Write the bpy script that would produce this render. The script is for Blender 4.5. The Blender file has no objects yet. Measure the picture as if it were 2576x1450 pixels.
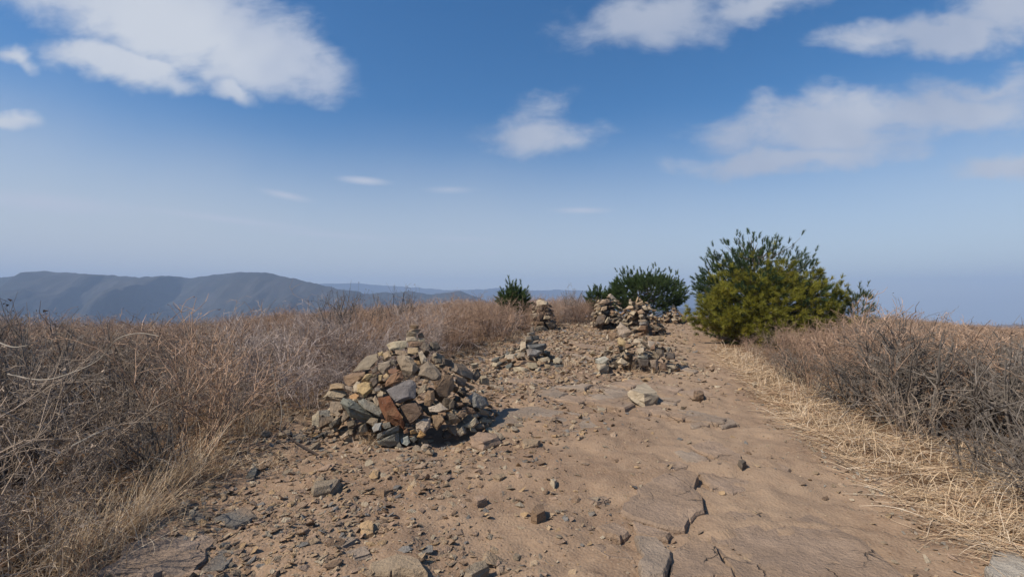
import bpy, bmesh, math, random
import numpy as np
from mathutils import Vector, Matrix

random.seed(7)
RNG = np.random.default_rng(7)
SC = bpy.context.scene
COL = SC.collection

# ------------------------------------------------------------------ camera
FPX = 1216.0                                   # focal length in picture widths of 2575
PITCH = math.atan(30.0 / FPX)
cam_data = bpy.data.cameras.new('camera')
cam_data.sensor_width = 36.0
cam_data.lens = 36.0 * FPX / 2575.0
cam_data.clip_start = 0.05
cam_data.clip_end = 40000.0
cam = bpy.data.objects.new('camera', cam_data)
cam.location = (0, 0, 1.6)
cam.rotation_euler = (math.pi / 2 + PITCH, 0, 0)
COL.objects.link(cam)
SC.camera = cam
CAM = np.array([0, 0, 1.6])

# ------------------------------------------------------------------ sun
SUN_DIR = Vector((-0.60, -0.31, 0.73)).normalized()      # towards the sun
sun_data = bpy.data.lights.new('sun', 'SUN')
sun_data.energy = 4.9
sun_data.angle = math.radians(0.5)
sun_data.color = (1.0, 0.91, 0.79)
sun = bpy.data.objects.new('sun', sun_data)
sun.rotation_euler = SUN_DIR.to_track_quat('Z', 'Y').to_euler()
sun.location = (-20, -5, 20)
COL.objects.link(sun)

# ------------------------------------------------------------------ view
SC.view_settings.view_transform = 'Standard'
SC.view_settings.look = 'None'
SC.view_settings.exposure = 0.15
SC.view_settings.gamma = 1.0
SC.view_settings.use_curve_mapping = False
SC.render.engine = 'CYCLES'
SC.cycles.max_bounces = 5
SC.cycles.diffuse_bounces = 3
SC.cycles.glossy_bounces = 1
SC.cycles.transmission_bounces = 2
SC.cycles.volume_bounces = 0
SC.cycles.transparent_max_bounces = 4
SC.cycles.use_denoising = True
SC.cycles.sample_clamp_direct = 6.0
SC.cycles.sample_clamp_indirect = 3.0

# ------------------------------------------------------------------ node helpers
class NT:
    def __init__(self, tree):
        self.t = tree
    def node(self, typ, **kw):
        n = self.t.nodes.new(typ)
        for k, v in kw.items():
            setattr(n, k, v)
        return n
    def put(self, sock, v):
        if v is None:
            return
        if isinstance(v, bpy.types.NodeSocket):
            self.t.links.new(v, sock)
        else:
            if hasattr(sock.default_value, '__len__') and hasattr(v, '__len__'):
                n = len(sock.default_value)
                v = (list(v) + [1.0] * 4)[:n]
            sock.default_value = v
    def math(self, op, a, b=None, c=None, clamp=False):
        n = self.node('ShaderNodeMath', operation=op, use_clamp=clamp)
        for s, v in zip(n.inputs, (a, b, c)):
            self.put(s, v)
        return n.outputs[0]
    def vmath(self, op, a, b=None, scale=None):
        n = self.node('ShaderNodeVectorMath', operation=op)
        self.put(n.inputs[0], a)
        self.put(n.inputs[1], b)
        if scale is not None:
            self.put(n.inputs['Scale'], scale)
        return n.outputs['Value'] if op in ('LENGTH', 'DOT_PRODUCT', 'DISTANCE') else n.outputs[0]
    def mix(self, f, a, b, blend='MIX'):
        n = self.node('ShaderNodeMix', data_type='RGBA', blend_type=blend)
        self.put(n.inputs[0], f)
        self.put(n.inputs[6], a)
        self.put(n.inputs[7], b)
        return n.outputs[2]
    def noise(self, vec, scale, detail=4.0, rough=0.55, dist=0.0, color=False):
        n = self.node('ShaderNodeTexNoise')
        self.put(n.inputs['Vector'], vec)
        n.inputs['Scale'].default_value = scale
        n.inputs['Detail'].default_value = detail
        n.inputs['Roughness'].default_value = rough
        n.inputs['Distortion'].default_value = dist
        return n.outputs['Color' if color else 'Fac']
    def voronoi(self, vec, scale, feature='F1', out='Distance', rnd=1.0):
        n = self.node('ShaderNodeTexVoronoi', feature=feature)
        self.put(n.inputs['Vector'], vec)
        n.inputs['Scale'].default_value = scale
        n.inputs['Randomness'].default_value = rnd
        return n.outputs[out]
    def smooth(self, v, lo, hi, a=0.0, b=1.0):
        n = self.node('ShaderNodeMapRange', interpolation_type='SMOOTHSTEP')
        self.put(n.inputs[0], v)
        for i, x in enumerate((lo, hi, a, b)):
            self.put(n.inputs[1 + i], x)
        return n.outputs[0]
    def lin(self, v, lo, hi, a=0.0, b=1.0):
        n = self.node('ShaderNodeMapRange')
        self.put(n.inputs[0], v)
        for i, x in enumerate((lo, hi, a, b)):
            self.put(n.inputs[1 + i], x)
        return n.outputs[0]
    def bump(self, h, strength, dist, normal=None):
        n = self.node('ShaderNodeBump')
        n.inputs['Strength'].default_value = strength
        n.inputs['Distance'].default_value = dist
        self.put(n.inputs['Height'], h)
        if normal is not None:
            self.put(n.inputs['Normal'], normal)
        return n.outputs[0]

def material(name):
    m = bpy.data.materials.new(name)
    m.use_nodes = True
    m.node_tree.nodes.clear()
    return m, NT(m.node_tree)

def finish(m, t, color, rough=0.9, normal=None, spec=0.25, translucent=None):
    p = t.node('ShaderNodeBsdfPrincipled')
    t.put(p.inputs['Base Color'], color)
    t.put(p.inputs['Roughness'], rough)
    p.inputs['Specular IOR Level'].default_value = spec
    if normal is not None:
        t.put(p.inputs['Normal'], normal)
    o = t.node('ShaderNodeOutputMaterial')
    out = p.outputs[0]
    if translucent:
        tr = t.node('ShaderNodeBsdfTranslucent')
        t.put(tr.inputs[0], color)
        mx = t.node('ShaderNodeMixShader')
        mx.inputs[0].default_value = translucent
        t.t.links.new(out, mx.inputs[1])
        t.t.links.new(tr.outputs[0], mx.inputs[2])
        out = mx.outputs[0]
    t.t.links.new(out, o.inputs[0])
    return m

# ------------------------------------------------------------------ world: Nishita sky with clouds
world = bpy.data.worlds.new('World')
SC.world = world
world.use_nodes = True
world.node_tree.nodes.clear()
w = NT(world.node_tree)
sky = w.node('ShaderNodeTexSky', sky_type='NISHITA')
sky.sun_disc = False
sky.sun_elevation = math.asin(SUN_DIR.z)
sky.sun_rotation = math.atan2(SUN_DIR.x, SUN_DIR.y)
sky.altitude = 700.0
sky.air_density = 1.0
sky.dust_density = 1.3
sky.ozone_density = 2.0
SKY_STRENGTH = 0.114
tc = w.node('ShaderNodeTexCoord')
D = tc.outputs['Generated']
sp = w.node('ShaderNodeSeparateXYZ')
w.put(sp.inputs[0], D)
dx, dy, dz = sp.outputs
# bearings of a cloud are given as slopes right and up of straight ahead
ysafe = w.math('MAXIMUM', dy, 0.02)
U = w.math('DIVIDE', dx, ysafe)
V = w.math('DIVIDE', dz, ysafe)
cmb = w.node('ShaderNodeCombineXYZ')
w.put(cmb.inputs[0], U); w.put(cmb.inputs[1], V)
UV = cmb.outputs[0]
# flat cloud-layer coordinates
zs = w.math('MAXIMUM', dz, 0.03)
cmb2 = w.node('ShaderNodeCombineXYZ')
w.put(cmb2.inputs[0], w.math('DIVIDE', dx, zs)); w.put(cmb2.inputs[1], w.math('DIVIDE', dy, zs))
LAYER = cmb2.outputs[0]
warp = w.vmath('SUBTRACT', w.noise(UV, 4.5, 4, 0.55, color=True), (0.5, 0.5, 0.5))
UVW = w.vmath('ADD', UV, w.vmath('SCALE', warp, scale=0.16))

def cpx(x, y):
    return ((x - 1287.5) / FPX, (755.0 - y) / FPX)

def blob(x, y, a, b, deg, amp=1.0, src=None):
    u, v = cpx(x, y)
    m = w.node('ShaderNodeMapping', vector_type='TEXTURE')
    w.put(m.inputs['Vector'], src or UVW)
    m.inputs['Location'].default_value = (u, v, 0)
    m.inputs['Rotation'].default_value = (0, 0, math.radians(deg))
    m.inputs['Scale'].default_value = (a / FPX, b / FPX, 1)
    flat = w.vmath('MULTIPLY', m.outputs[0], (1, 1, 0))
    return w.math('MULTIPLY', w.math('SUBTRACT', 1.0, w.vmath('LENGTH', flat)), amp)

def union(lst):
    r = lst[0]
    for x in lst[1:]:
        n = w.node('ShaderNodeMath', operation='SMOOTH_MAX')
        w.put(n.inputs[0], r); w.put(n.inputs[1], x); n.inputs[2].default_value = 0.12
        r = n.outputs[0]
    return r

bright = union([
    blob(400, 15, 400, 165, -12), blob(650, 120, 260, 110, -22), blob(300, 150, 240, 62, -10),
    blob(250, -120, 420, 160, 0), blob(600, 215, 90, 42, -25, .7),
    blob(-10, 280, 110, 28, -24, .8), blob(0, 115, 110, 28, -25, .6)])
grey = union([
    blob(1640, 20, 230, 85, 8, .9), blob(1900, 10, 190, 55, 14, .6),
    blob(2380, 65, 330, 62, 11, 1.0), blob(2600, 10, 300, 90, 10, .9),
    blob(2080, 320, 340, 95, 3, .9), blob(2350, 275, 360, 80, 10, .7), blob(2000, 405, 330, 44, 3, .8),
    blob(2560, 415, 210, 45, 8, .8), blob(2500, 190, 220, 40, 12, .45),
    blob(1345, 335, 150, 55, 2, .62), blob(1370, 265, 60, 30, 20, .3)])
# thin streaks low in the sky
streaks = union([
    blob(910, 452, 90, 15, -5, .62, UV), blob(715, 490, 95, 14, -12, .5, UV), blob(1130, 476, 90, 14, 0, .36, UV),
    blob(1465, 528, 105, 12, 0, .5, UV), blob(560, 550, 380, 16, -7, .42, UV), blob(820, 590, 300, 14, -4, .36, UV), blob(1160, 600, 200, 12, -2, .3, UV),
    blob(100, 510, 330, 40, -5, .5, UV),
    blob(1230, 637, 55, 8, 5, .35, UV), blob(2480, 690, 60, 14, 15, .25, UV), blob(2520, 672, 70, 10, 8, .3, UV)])
mp = w.node('ShaderNodeMapping')
w.put(mp.inputs['Vector'], UV)
mp.inputs['Rotation'].default_value = (0, 0, math.radians(-20))
mp.inputs['Scale'].default_value = (1.0, 2.2, 1)
fray = w.noise(mp.outputs[0], 7.0, 7, 0.62, 0.3)
puff = w.noise(UV, 11.0, 9, 0.66, 0.6)
fr = w.math('ADD', w.math('MULTIPLY', w.math('SUBTRACT', fray, 0.5), 1.5), w.math('MULTIPLY', w.math('SUBTRACT', puff, 0.5), 0.55))
front = w.smooth(dy, 0.12, 0.3)
mB = w.math('MULTIPLY', w.smooth(w.math('ADD', bright, w.math('MULTIPLY', fr, 0.60)), -0.10, 0.56), 0.91)
mG = w.math('MULTIPLY', w.smooth(w.math('ADD', grey, w.math('MULTIPLY', fr, 0.72)), -0.16, 0.58), 0.88)
mS = w.math('MULTIPLY', w.smooth(w.math('ADD', streaks, w.math('MULTIPLY', fr, 0.10)), 0.0, 0.6), 0.85)
# clouds of the same sort over the rest of the sky
gen = w.noise(LAYER, 0.9, 6, 0.58, 0.3)
back = w.math('MULTIPLY', w.math('SUBTRACT', 1.0, front), w.smooth(dz, 0.05, 0.25))
mR = w.math('MULTIPLY', w.math('MULTIPLY', w.smooth(gen, 0.56, 0.74), back), 0.85)
mB = w.math('MULTIPLY', mB, front)
mG = w.math('MULTIPLY', mG, front)
mS = w.math('MULTIPLY', mS, front)
# pale milky air that thickens towards the sun side and the skyline
skyc = w.vmath('SCALE', sky.outputs[0], scale=SKY_STRENGTH)
hs = w.node('ShaderNodeHueSaturation')
w.put(hs.inputs['Saturation'], w.lin(dz, 0.02, 0.30, 0.98, 1.38))
hs.inputs['Value'].default_value = 1.0
w.put(hs.inputs['Color'], skyc)
milk = w.math('MULTIPLY', w.smooth(w.math('ADD', dz, w.math('MULTIPLY', w.math('SUBTRACT', w.noise(UV, 2.0, 4, 0.5), 0.5), 0.10)), 0.38, 0.03), w.lin(dx, -0.75, 0.4, 0.95, 0.55))
cm = w.mix(milk, hs.outputs[0], (0.54, 0.575, 0.61))
c0 = w.mix(mS, cm, (0.52, 0.56, 0.66))
shade = w.noise(UV, 3.2, 3, 0.5)
cg = w.mix(w.smooth(shade, 0.35, 0.7), (0.38, 0.43, 0.54), (0.52, 0.55, 0.62))
c1 = w.mix(mG, c0, cg)
cb = w.mix(w.smooth(shade, 0.38, 0.66), (0.46, 0.51, 0.62), (0.62, 0.65, 0.70))
c2 = w.mix(mB, c1, cb)
c3 = w.mix(mR, c2, (0.5, 0.54, 0.62))
bg = w.node('ShaderNodeBackground')
w.put(bg.inputs[0], c3)
bg.inputs[1].default_value = 1.0
wo = w.node('ShaderNodeOutputWorld')
world.node_tree.links.new(bg.outputs[0], wo.inputs[0])

# ------------------------------------------------------------------ noise on arrays
def _h(ix, iy, seed):
    n = (ix.astype(np.int64) * 374761393 + iy.astype(np.int64) * 668265263 + seed * 1274126177) & 0xFFFFFFFF
    n = ((n ^ (n >> 13)) * 1274126177) & 0xFFFFFFFF
    n = n ^ (n >> 16)
    return (n & 0xFFFF) / 65535.0

def vnoise(x, y, seed=0):
    x = np.asarray(x, float); y = np.asarray(y, float)
    ix = np.floor(x); iy = np.floor(y)
    fx = x - ix; fy = y - iy
    fx = fx * fx * fx * (fx * (fx * 6 - 15) + 10); fy = fy * fy * fy * (fy * (fy * 6 - 15) + 10)
    a = _h(ix, iy, seed); b = _h(ix + 1, iy, seed); c = _h(ix, iy + 1, seed); d = _h(ix + 1, iy + 1, seed)
    return (a * (1 - fx) + b * fx) * (1 - fy) + (c * (1 - fx) + d * fx) * fy - 0.5

def fbm(x, y, octv=4, seed=0, gain=0.5):
    s = 0; a = 1.0
    for i in range(octv):
        s = s + a * vnoise(np.asarray(x) * 2 ** i + 17.3 * i, np.asarray(y) * 2 ** i - 9.1 * i, seed + i)
        a *= gain
    return s

def sstep(v, lo, hi):
    t = np.clip((v - lo) / (hi - lo), 0, 1)
    return t * t * (3 - 2 * t)

# ------------------------------------------------------------------ terrain
def terr0(x, y):
    x = np.asarray(x, float); y = np.asarray(y, float)
    yy = np.clip(y, -30, 60)
    d = (x - (0.36 * yy - 0.5)) * 0.94
    z = 0.025 * np.clip(y - 4, 0, 25)
    z = z - np.where(y > 27.5, 0.012 * (y - 27.5) ** 2 / (1 + 0.03 * (y - 27.5)), 0)
    z = z - 0.10 * np.clip(-6 - y, 0, None)
    L = np.clip(-3.2 - d, 0, None)
    z = z - 0.004 * L - np.where(L > 9, 0.015 * (L - 9) ** 2 / (1 + 0.035 * (L - 9)), 0)
    R = np.clip(d - 3.0, 0, None)
    z = z - 0.055 * R - np.where(R > 10, 0.015 * (R - 10) ** 2 / (1 + 0.035 * (R - 10)), 0)
    low = np.minimum(z + 8, 0)
    z = np.where(z < -8, -8 - 420 * (1 - np.exp(low / 420)), z)
    return z

def cam_ray(px, py):
    c = np.array([(px - 1287.5) / FPX, (725.0 - py) / FPX])
    s, k = math.sin(PITCH), math.cos(PITCH)
    d = np.array([c[0], k - c[1] * s, s + c[1] * k])
    return d

def gp(px, py, dz=0.0):
    """ground point that photo bearing (px, py) meets"""
    d = cam_ray(px, py)
    lo, hi = 0.3, 60.0
    ts = np.geomspace(0.5, 80, 400)
    p = CAM[None] + ts[:, None] * d[None]
    g = p[:, 2] - (terr0(p[:, 0], p[:, 1]) + dz)
    k = np.argmax(g < 0) if (g < 0).any() else len(ts) - 1
    lo, hi = ts[max(k - 1, 0)], ts[k]
    for _ in range(30):
        m = (lo + hi) / 2
        q = CAM + m * d
        if q[2] - (float(terr0(q[0], q[1])) + dz) < 0:
            hi = m
        else:
            lo = m
    return CAM + hi * d

# clear stony ground: edges read off as bearings, turned into ground points
LEFT_E = [(150, 1600), (250, 1450), (420, 1285), (600, 1130), (800, 1040), (1120, 925), (1260, 868), (1420, 822), (1495, 797)]
RIGHT_E = [(2800, 1600), (2540, 1450), (2240, 1255), (2000, 1085), (1850, 945), (1790, 885), (1765, 840), (1742, 806)]
LE = np.array([gp(*p)[:2] for p in LEFT_E])
RE = np.array([gp(*p)[:2] for p in RIGHT_E])
LE = np.vstack([[LE[0, 0] - 0.6, -4.0], LE, [LE[-1, 0] + 1.2, LE[-1, 1] + 6]])
RE = np.vstack([[RE[0, 0] + 0.2, -4.0], RE, [RE[-1, 0] + 1.0, RE[-1, 1] + 6]])
def left_x(y):
    return np.interp(y, LE[:, 1], LE[:, 0])
def right_x(y):
    return np.interp(y, RE[:, 1], RE[:, 0])

def relief(x, y):
    dist = np.hypot(x, y)
    near = 1 - sstep(dist, 25, 60)
    z = 0.075 * fbm(x * 0.9, y * 0.9, 2, 3) + 0.05 * fbm(x * 3.0, y * 3.0, 3, 11)
    # thin beds of rock that step across the path
    s = (x * 0.55 + y * 0.83) * 2.2 + 1.6 * fbm(x * 0.8, y * 0.8, 2, 23)
    f = s - np.floor(s)
    z = z + 0.024 * (sstep(f, 0.0, 0.75) - sstep(f, 0.93, 1.0)) * sstep(vnoise(x * 0.5, y * 0.5, 31), -0.1, 0.25)
    z = z + 0.018 * fbm(x * 11, y * 11, 2, 51)
    far = sstep(dist, 60, 900) * 45 * fbm(x / 420, y / 420, 4, 77)
    return z * near + far

def terr(x, y):
    return terr0(x, y) + relief(np.asarray(x, float), np.asarray(y, float))

def gz(x, y):
    return float(terr(np.array([x]), np.array([y]))[0])

# ------------------------------------------------------------------ object helpers
def obj_from(name, verts, faces, mat, parent=None, loc=(0, 0, 0), tint=None, smooth=False):
    me = bpy.data.meshes.new(name)
    if isinstance(faces, np.ndarray):
        k = faces.shape[1]
        me.vertices.add(len(verts))
        me.vertices.foreach_set('co', np.asarray(verts, np.float32).ravel())
        me.loops.add(faces.size)
        me.loops.foreach_set('vertex_index', faces.astype(np.int32).ravel())
        me.polygons.add(len(faces))
        me.polygons.foreach_set('loop_start', np.arange(0, faces.size, k, dtype=np.int32))
        me.update(calc_edges=True)
    else:
        me.from_pydata([tuple(v) for v in verts], [], faces)
        me.update()
    if tint is not None:
        set_tint(me, tint)
    me.polygons.foreach_set('use_smooth', np.full(len(me.polygons), bool(smooth)))
    me.materials.append(mat)
    return link_mesh(name, me, parent, loc)

def set_tint(me, tint):
    n = len(me.vertices)
    a = me.color_attributes.new('tint', 'FLOAT_COLOR', 'POINT')
    t = np.asarray(tint, np.float32)
    if t.ndim == 1:
        t = np.tile(t, (n, 1))
    c = np.ones((n, 4), np.float32)
    c[:, :3] = t[:, :3]
    a.data.foreach_set('color', c.ravel())

def link_mesh(name, me, parent=None, loc=(0, 0, 0)):
    o = bpy.data.objects.new(name, me)
    COL.objects.link(o)
    o.location = loc
    if parent is not None:
        o.parent = parent
    return o

def tag(o, label, cat, group=None):
    o['label'] = label
    o['category'] = cat
    if group:
        o['group'] = group
    return o

def thing(name, label, cat, loc=(0, 0, 0), group=None):
    o = bpy.data.objects.new(name, None)
    COL.objects.link(o)
    o.location = loc
    o.empty_display_size = 0.2
    return tag(o, label, cat, group)

def hull(points):
    bm = bmesh.new()
    vs = [bm.verts.new(p) for p in points]
    r = bmesh.ops.convex_hull(bm, input=vs)
    keep = set()
    for f in bm.faces:
        keep.update(f.verts)
    for v in list(bm.verts):
        if v not in keep:
            bm.verts.remove(v)
    bm.verts.index_update()
    bmesh.ops.recalc_face_normals(bm, faces=bm.faces[:])
    V = np.array([v.co[:] for v in bm.verts])
    F = np.array([[v.index for v in f.verts] for f in bm.faces])
    bm.free()
    return V, F

def chip_faces(V, F, seed, amp=0.035):
    """break each flat face into four with uneven midpoints"""
    r = np.random.default_rng(seed)
    size = np.ptp(V, axis=0).mean()
    V = [v for v in V]
    mid = {}
    cen = np.mean(V, axis=0)
    def m(a, b):
        k = (min(a, b), max(a, b))
        if k not in mid:
            p = V[a] * .5 + V[b] * .5
            t = r.uniform(.35, .65)
            p = V[a] * t + V[b] * (1 - t)
            d = p - cen
            mid[k] = len(V)
            V.append(p + d / (np.linalg.norm(d) + 1e-9) * size * r.uniform(-1.0, .55) * amp + r.normal(0, amp * .35, 3) * size)
        return mid[k]
    out = []
    for a, b, c in F:
        ab, bc, ca = m(a, b), m(b, c), m(c, a)
        out += [(a, ab, ca), (ab, b, bc), (ca, bc, c), (ab, bc, ca)]
    return np.array(V), np.array(out)

def stone_shape(size, seed, n=14, boxy=0.55):
    r = np.random.default_rng(seed)
    d = r.normal(size=(n, 3))
    d /= np.linalg.norm(d, axis=1)[:, None]
    d = np.sign(d) * np.abs(d) ** boxy
    d *= r.uniform(0.72, 1.05, (n, 1))
    d[:, 0] += 0.25 * d[:, 1] * r.uniform(-1, 1)
    return hull(d * np.asarray(size) * 0.5)

def rot_xyz(a, b, c):
    return np.array(Matrix.Rotation(c, 3, 'Z') @ Matrix.Rotation(b, 3, 'Y') @ Matrix.Rotation(a, 3, 'X'))

def tubes(P, R, sides=3):
    """P (n,m,3) polylines, R (n,m) radii -> verts, tri faces"""
    n, m, _ = P.shape
    t = P[:, -1] - P[:, 0]
    t /= np.linalg.norm(t, axis=1)[:, None] + 1e-9
    ref = np.where(np.abs(t[:, 2:3]) > 0.8, np.array([[1.0, 0, 0]]), np.array([[0, 0, 1.0]]))
    u = np.cross(t, ref); u /= np.linalg.norm(u, axis=1)[:, None] + 1e-9
    v = np.cross(t, u)
    a = np.arange(sides) * 2 * math.pi / sides
    ring = np.cos(a)[None, :, None] * u[:, None] + np.sin(a)[None, :, None] * v[:, None]
    V = P[:, :, None, :] + R[:, :, None, None] * ring[:, None]
    V = V.reshape(-1, 3)
    base = (np.arange(n)[:, None, None] * m + np.arange(m - 1)[None, :, None]) * sides
    k = np.arange(sides)[None, None, :]
    k2 = (k + 1) % sides
    A = base + k; B = base + k2; C = base + sides + k2; Dd = base + sides + k
    F = np.concatenate([np.stack([A, B, C], -1).reshape(-1, 3), np.stack([A, C, Dd], -1).reshape(-1, 3)])
    return V, F

def ribbons(P, W, side):
    """P (n,m,3), W (n,m) half widths, side (n,3)"""
    n, m, _ = P.shape
    V = np.stack([P - W[..., None] * side[:, None], P + W[..., None] * side[:, None]], 2).reshape(-1, 3)
    base = (np.arange(n)[:, None] * m + np.arange(m - 1)[None]) * 2
    A = base; B = base + 1; C = base + 3; Dd = base + 2
    F = np.stack([A, B, C, Dd], -1).reshape(-1, 4)
    return V, F
# ------------------------------------------------------------------ materials
def mat_stone():
    m, t = material('weathered_stone')
    at = t.node('ShaderNodeAttribute', attribute_name='tint')
    pos = t.node('ShaderNodeNewGeometry').outputs['Position']
    n1 = t.noise(pos, 9, 5, 0.6)
    n2 = t.noise(pos, 55, 4, 0.65)
    n3 = t.noise(pos, 4.0, 3, 0.5)
    c = t.mix(t.smooth(n1, 0.35, 0.7), t.vmath('SCALE', at.outputs['Color'], scale=0.78), t.vmath('SCALE', at.outputs['Color'], scale=1.15))
    c = t.mix(t.math('MULTIPLY', t.smooth(n3, 0.52, 0.70), 0.35), c, (0.24, 0.155, 0.085))
    c = t.mix(t.math('MULTIPLY', t.smooth(n2, 0.60, 0.74), 0.5), c, (0.36, 0.35, 0.30))        # pale lichen and grain
    c = t.mix(t.math('MULTIPLY', t.smooth(n2, 0.42, 0.28), 0.5), c, t.vmath('SCALE', at.outputs['Color'], scale=0.55))
    h = t.math('ADD', t.math('MULTIPLY', n1, 1.0), t.math('MULTIPLY', n2, 0.45))
    return finish(m, t, c, 0.88, t.bump(h, 0.9, 0.045), 0.3)

def mat_slab():
    m, t = material('bedrock')
    at = t.node('ShaderNodeAttribute', attribute_name='tint')
    pos = t.node('ShaderNodeNewGeometry').outputs['Position']
    n1 = t.noise(pos, 3.0, 6, 0.62)
    n2 = t.noise(pos, 38, 5, 0.65)
    n3 = t.noise(pos, 1.7, 4, 0.55)
    c = t.mix(t.smooth(n1, 0.35, 0.68), t.vmath('SCALE', at.outputs['Color'], scale=0.82), t.vmath('SCALE', at.outputs['Color'], scale=1.12))
    c = t.mix(t.math('MULTIPLY', t.smooth(n3, 0.46, 0.66), 0.8), c, (0.27, 0.187, 0.122))     # trodden-in dirt
    c = t.mix(t.math('MULTIPLY', t.smooth(n2, 0.60, 0.75), 0.4), c, (0.36, 0.29, 0.22))
    c = t.mix(t.math('MULTIPLY', t.smooth(n2, 0.42, 0.26), 0.5), c, (0.13, 0.095, 0.07))
    wv = t.vmath('ADD', pos, t.vmath('SCALE', t.noise(pos, 2.5, 4, 0.6, color=True), scale=0.35))
    edge = t.voronoi(wv, 1.9, 'DISTANCE_TO_EDGE')
    crack = t.math('MULTIPLY', t.smooth(edge, 0.016, 0.003), t.smooth(n3, 0.50, 0.62))
    c = t.mix(t.math('MULTIPLY', crack, 0.55), c, (0.07, 0.05, 0.037))
    pit = t.voronoi(pos, 30)
    c = t.mix(t.math('MULTIPLY', t.smooth(pit, 0.22, 0.08), 0.35), c, (0.11, 0.08, 0.058))
    h = t.math('ADD', t.math('ADD', n1, t.math('MULTIPLY', n2, 0.45)), t.math('MULTIPLY', crack, -0.8))
    return finish(m, t, c, 0.9, t.bump(h, 0.9, 0.06), 0.25)

def mat_ground():
    m, t = material('trodden_earth')
    at = t.node('ShaderNodeAttribute', attribute_name='cover')
    sx = t.node('ShaderNodeSeparateColor')
    t.put(sx.inputs[0], at.outputs['Color'])
    litter, scree, far = sx.outputs
    pos = t.node('ShaderNodeNewGeometry').outputs['Position']
    n1 = t.noise(pos, 1.1, 5, 0.6)
    n2 = t.noise(pos, 7, 6, 0.65)
    n3 = t.noise(pos, 60, 4, 0.7)
    vor = t.voronoi(pos, 48)
    vcol = t.voronoi(pos, 48, out='Color')
    dirt = t.mix(t.smooth(n1, 0.33, 0.66), (0.185, 0.118, 0.074), (0.29, 0.197, 0.126))
    dirt = t.mix(t.math('MULTIPLY', t.smooth(n2, 0.52, 0.72), 0.55), dirt, (0.36, 0.255, 0.165))
    dirt = t.mix(t.math('MULTIPLY', t.smooth(n2, 0.46, 0.28), 0.55), dirt, (0.125, 0.077, 0.05))
    grain = t.mix(vcol, (0.15, 0.105, 0.075), (0.40, 0.31, 0.23))
    dirt = t.mix(t.math('MULTIPLY', t.smooth(vor, 0.55, 0.25), t.math('MULTIPLY', t.smooth(n3, 0.48, 0.62), t.math('ADD', 0.4, scree))), dirt, grain)
    dirt = t.mix(t.math('MULTIPLY', t.smooth(n3, 0.4, 0.7), 0.3), dirt, (0.36, 0.27, 0.19))
    wn = t.node('ShaderNodeAttribute', attribute_name='worn').outputs['Fac']
    wn = t.math('MULTIPLY', wn, t.smooth(n2, 0.25, 0.6, 0.35, 0.85))
    dirt = t.mix(wn, dirt, t.mix(n3, (0.265, 0.186, 0.122), (0.335, 0.242, 0.162)))
    lit = t.mix(t.smooth(n2, 0.35, 0.65), (0.065, 0.036, 0.022), (0.16, 0.095, 0.052))
    lit = t.mix(t.smooth(n3, 0.5, 0.66), lit, (0.24, 0.165, 0.09))
    c = t.mix(t.smooth(t.math('ADD', litter, t.math('MULTIPLY', t.math('SUBTRACT', n2, 0.5), 0.9)), 0.35, 0.65), dirt, lit)
    wood = t.mix(t.noise(pos, 0.02, 5, 0.6), (0.055, 0.05, 0.036), (0.13, 0.098, 0.07))
    c = t.mix(far, c, wood)
    h = t.math('ADD', t.math('MULTIPLY', n2, 0.8), t.math('ADD', t.math('MULTIPLY', n3, 0.25), t.math('MULTIPLY', vor, -0.25)))
    return finish(m, t, c, 0.95, t.bump(h, 0.75, 0.028), 0.15)

def mat_hill():
    m, t = material('wooded_slope')
    pos = t.node('ShaderNodeNewGeometry').outputs['Position']
    n1 = t.noise(pos, 0.004, 6, 0.62)
    n2 = t.noise(pos, 0.03, 4, 0.6)
    c = t.mix(t.smooth(n1, 0.4, 0.62), (0.028, 0.030, 0.028), (0.048, 0.045, 0.04))
    c = t.mix(t.math('MULTIPLY', t.smooth(n2, 0.5, 0.7), 0.5), c, (0.065, 0.058, 0.05))
    return finish(m, t, c, 1.0, t.bump(n2, 0.3, 10.0), 0.05)

def mat_twig(name, a, b, tip):
    """a, b: range of bark colour between plants; tip: colour of the thin ends (attribute)"""
    m, t = material(name)
    at = t.node('ShaderNodeAttribute', attribute_name='tint')
    oi = t.node('ShaderNodeObjectInfo')
    sx = t.node('ShaderNodeSeparateColor')
    t.put(sx.inputs[0], at.outputs['Color'])
    pos = t.node('ShaderNodeNewGeometry').outputs['Position']
    c = t.mix(oi.outputs['Random'], t.vmath('SCALE', t.mix(0.0, a, a), scale=0.7), t.vmath('SCALE', t.mix(0.0, b, b), scale=1.12))
    c = t.mix(sx.outputs[0], c, tip)
    c = t.mix(t.smooth(t.noise(pos, 6, 3, 0.6), 0.45, 0.7), c, t.vmath('SCALE', c, scale=1.45))
    c = t.vmath('MULTIPLY', c, t.mix(sx.outputs[1], (0.62, 0.62, 0.62), (1.35, 1.35, 1.35)))
    return finish(m, t, c, 0.85, None, 0.2)

def mat_attr(name, rough=0.8, translucent=None, spec=0.2):
    m, t = material(name)
    at = t.node('ShaderNodeAttribute', attribute_name='tint')
    pos = t.node('ShaderNodeNewGeometry').outputs['Position']
    n = t.noise(pos, 14, 3, 0.6)
    c = t.mix(n, t.vmath('SCALE', at.outputs['Color'], scale=0.75), t.vmath('SCALE', at.outputs['Color'], scale=1.25))
    return finish(m, t, c, rough, None, spec, translucent)

def mat_bark():
    m, t = material('pine_bark')
    pos = t.node('ShaderNodeNewGeometry').outputs['Position']
    n = t.noise(pos, 20, 5, 0.65)
    c = t.mix(t.smooth(n, 0.35, 0.65), (0.075, 0.055, 0.042), (0.21, 0.165, 0.125))
    return finish(m, t, c, 0.9, t.bump(n, 0.8, 0.02), 0.15)

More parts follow.
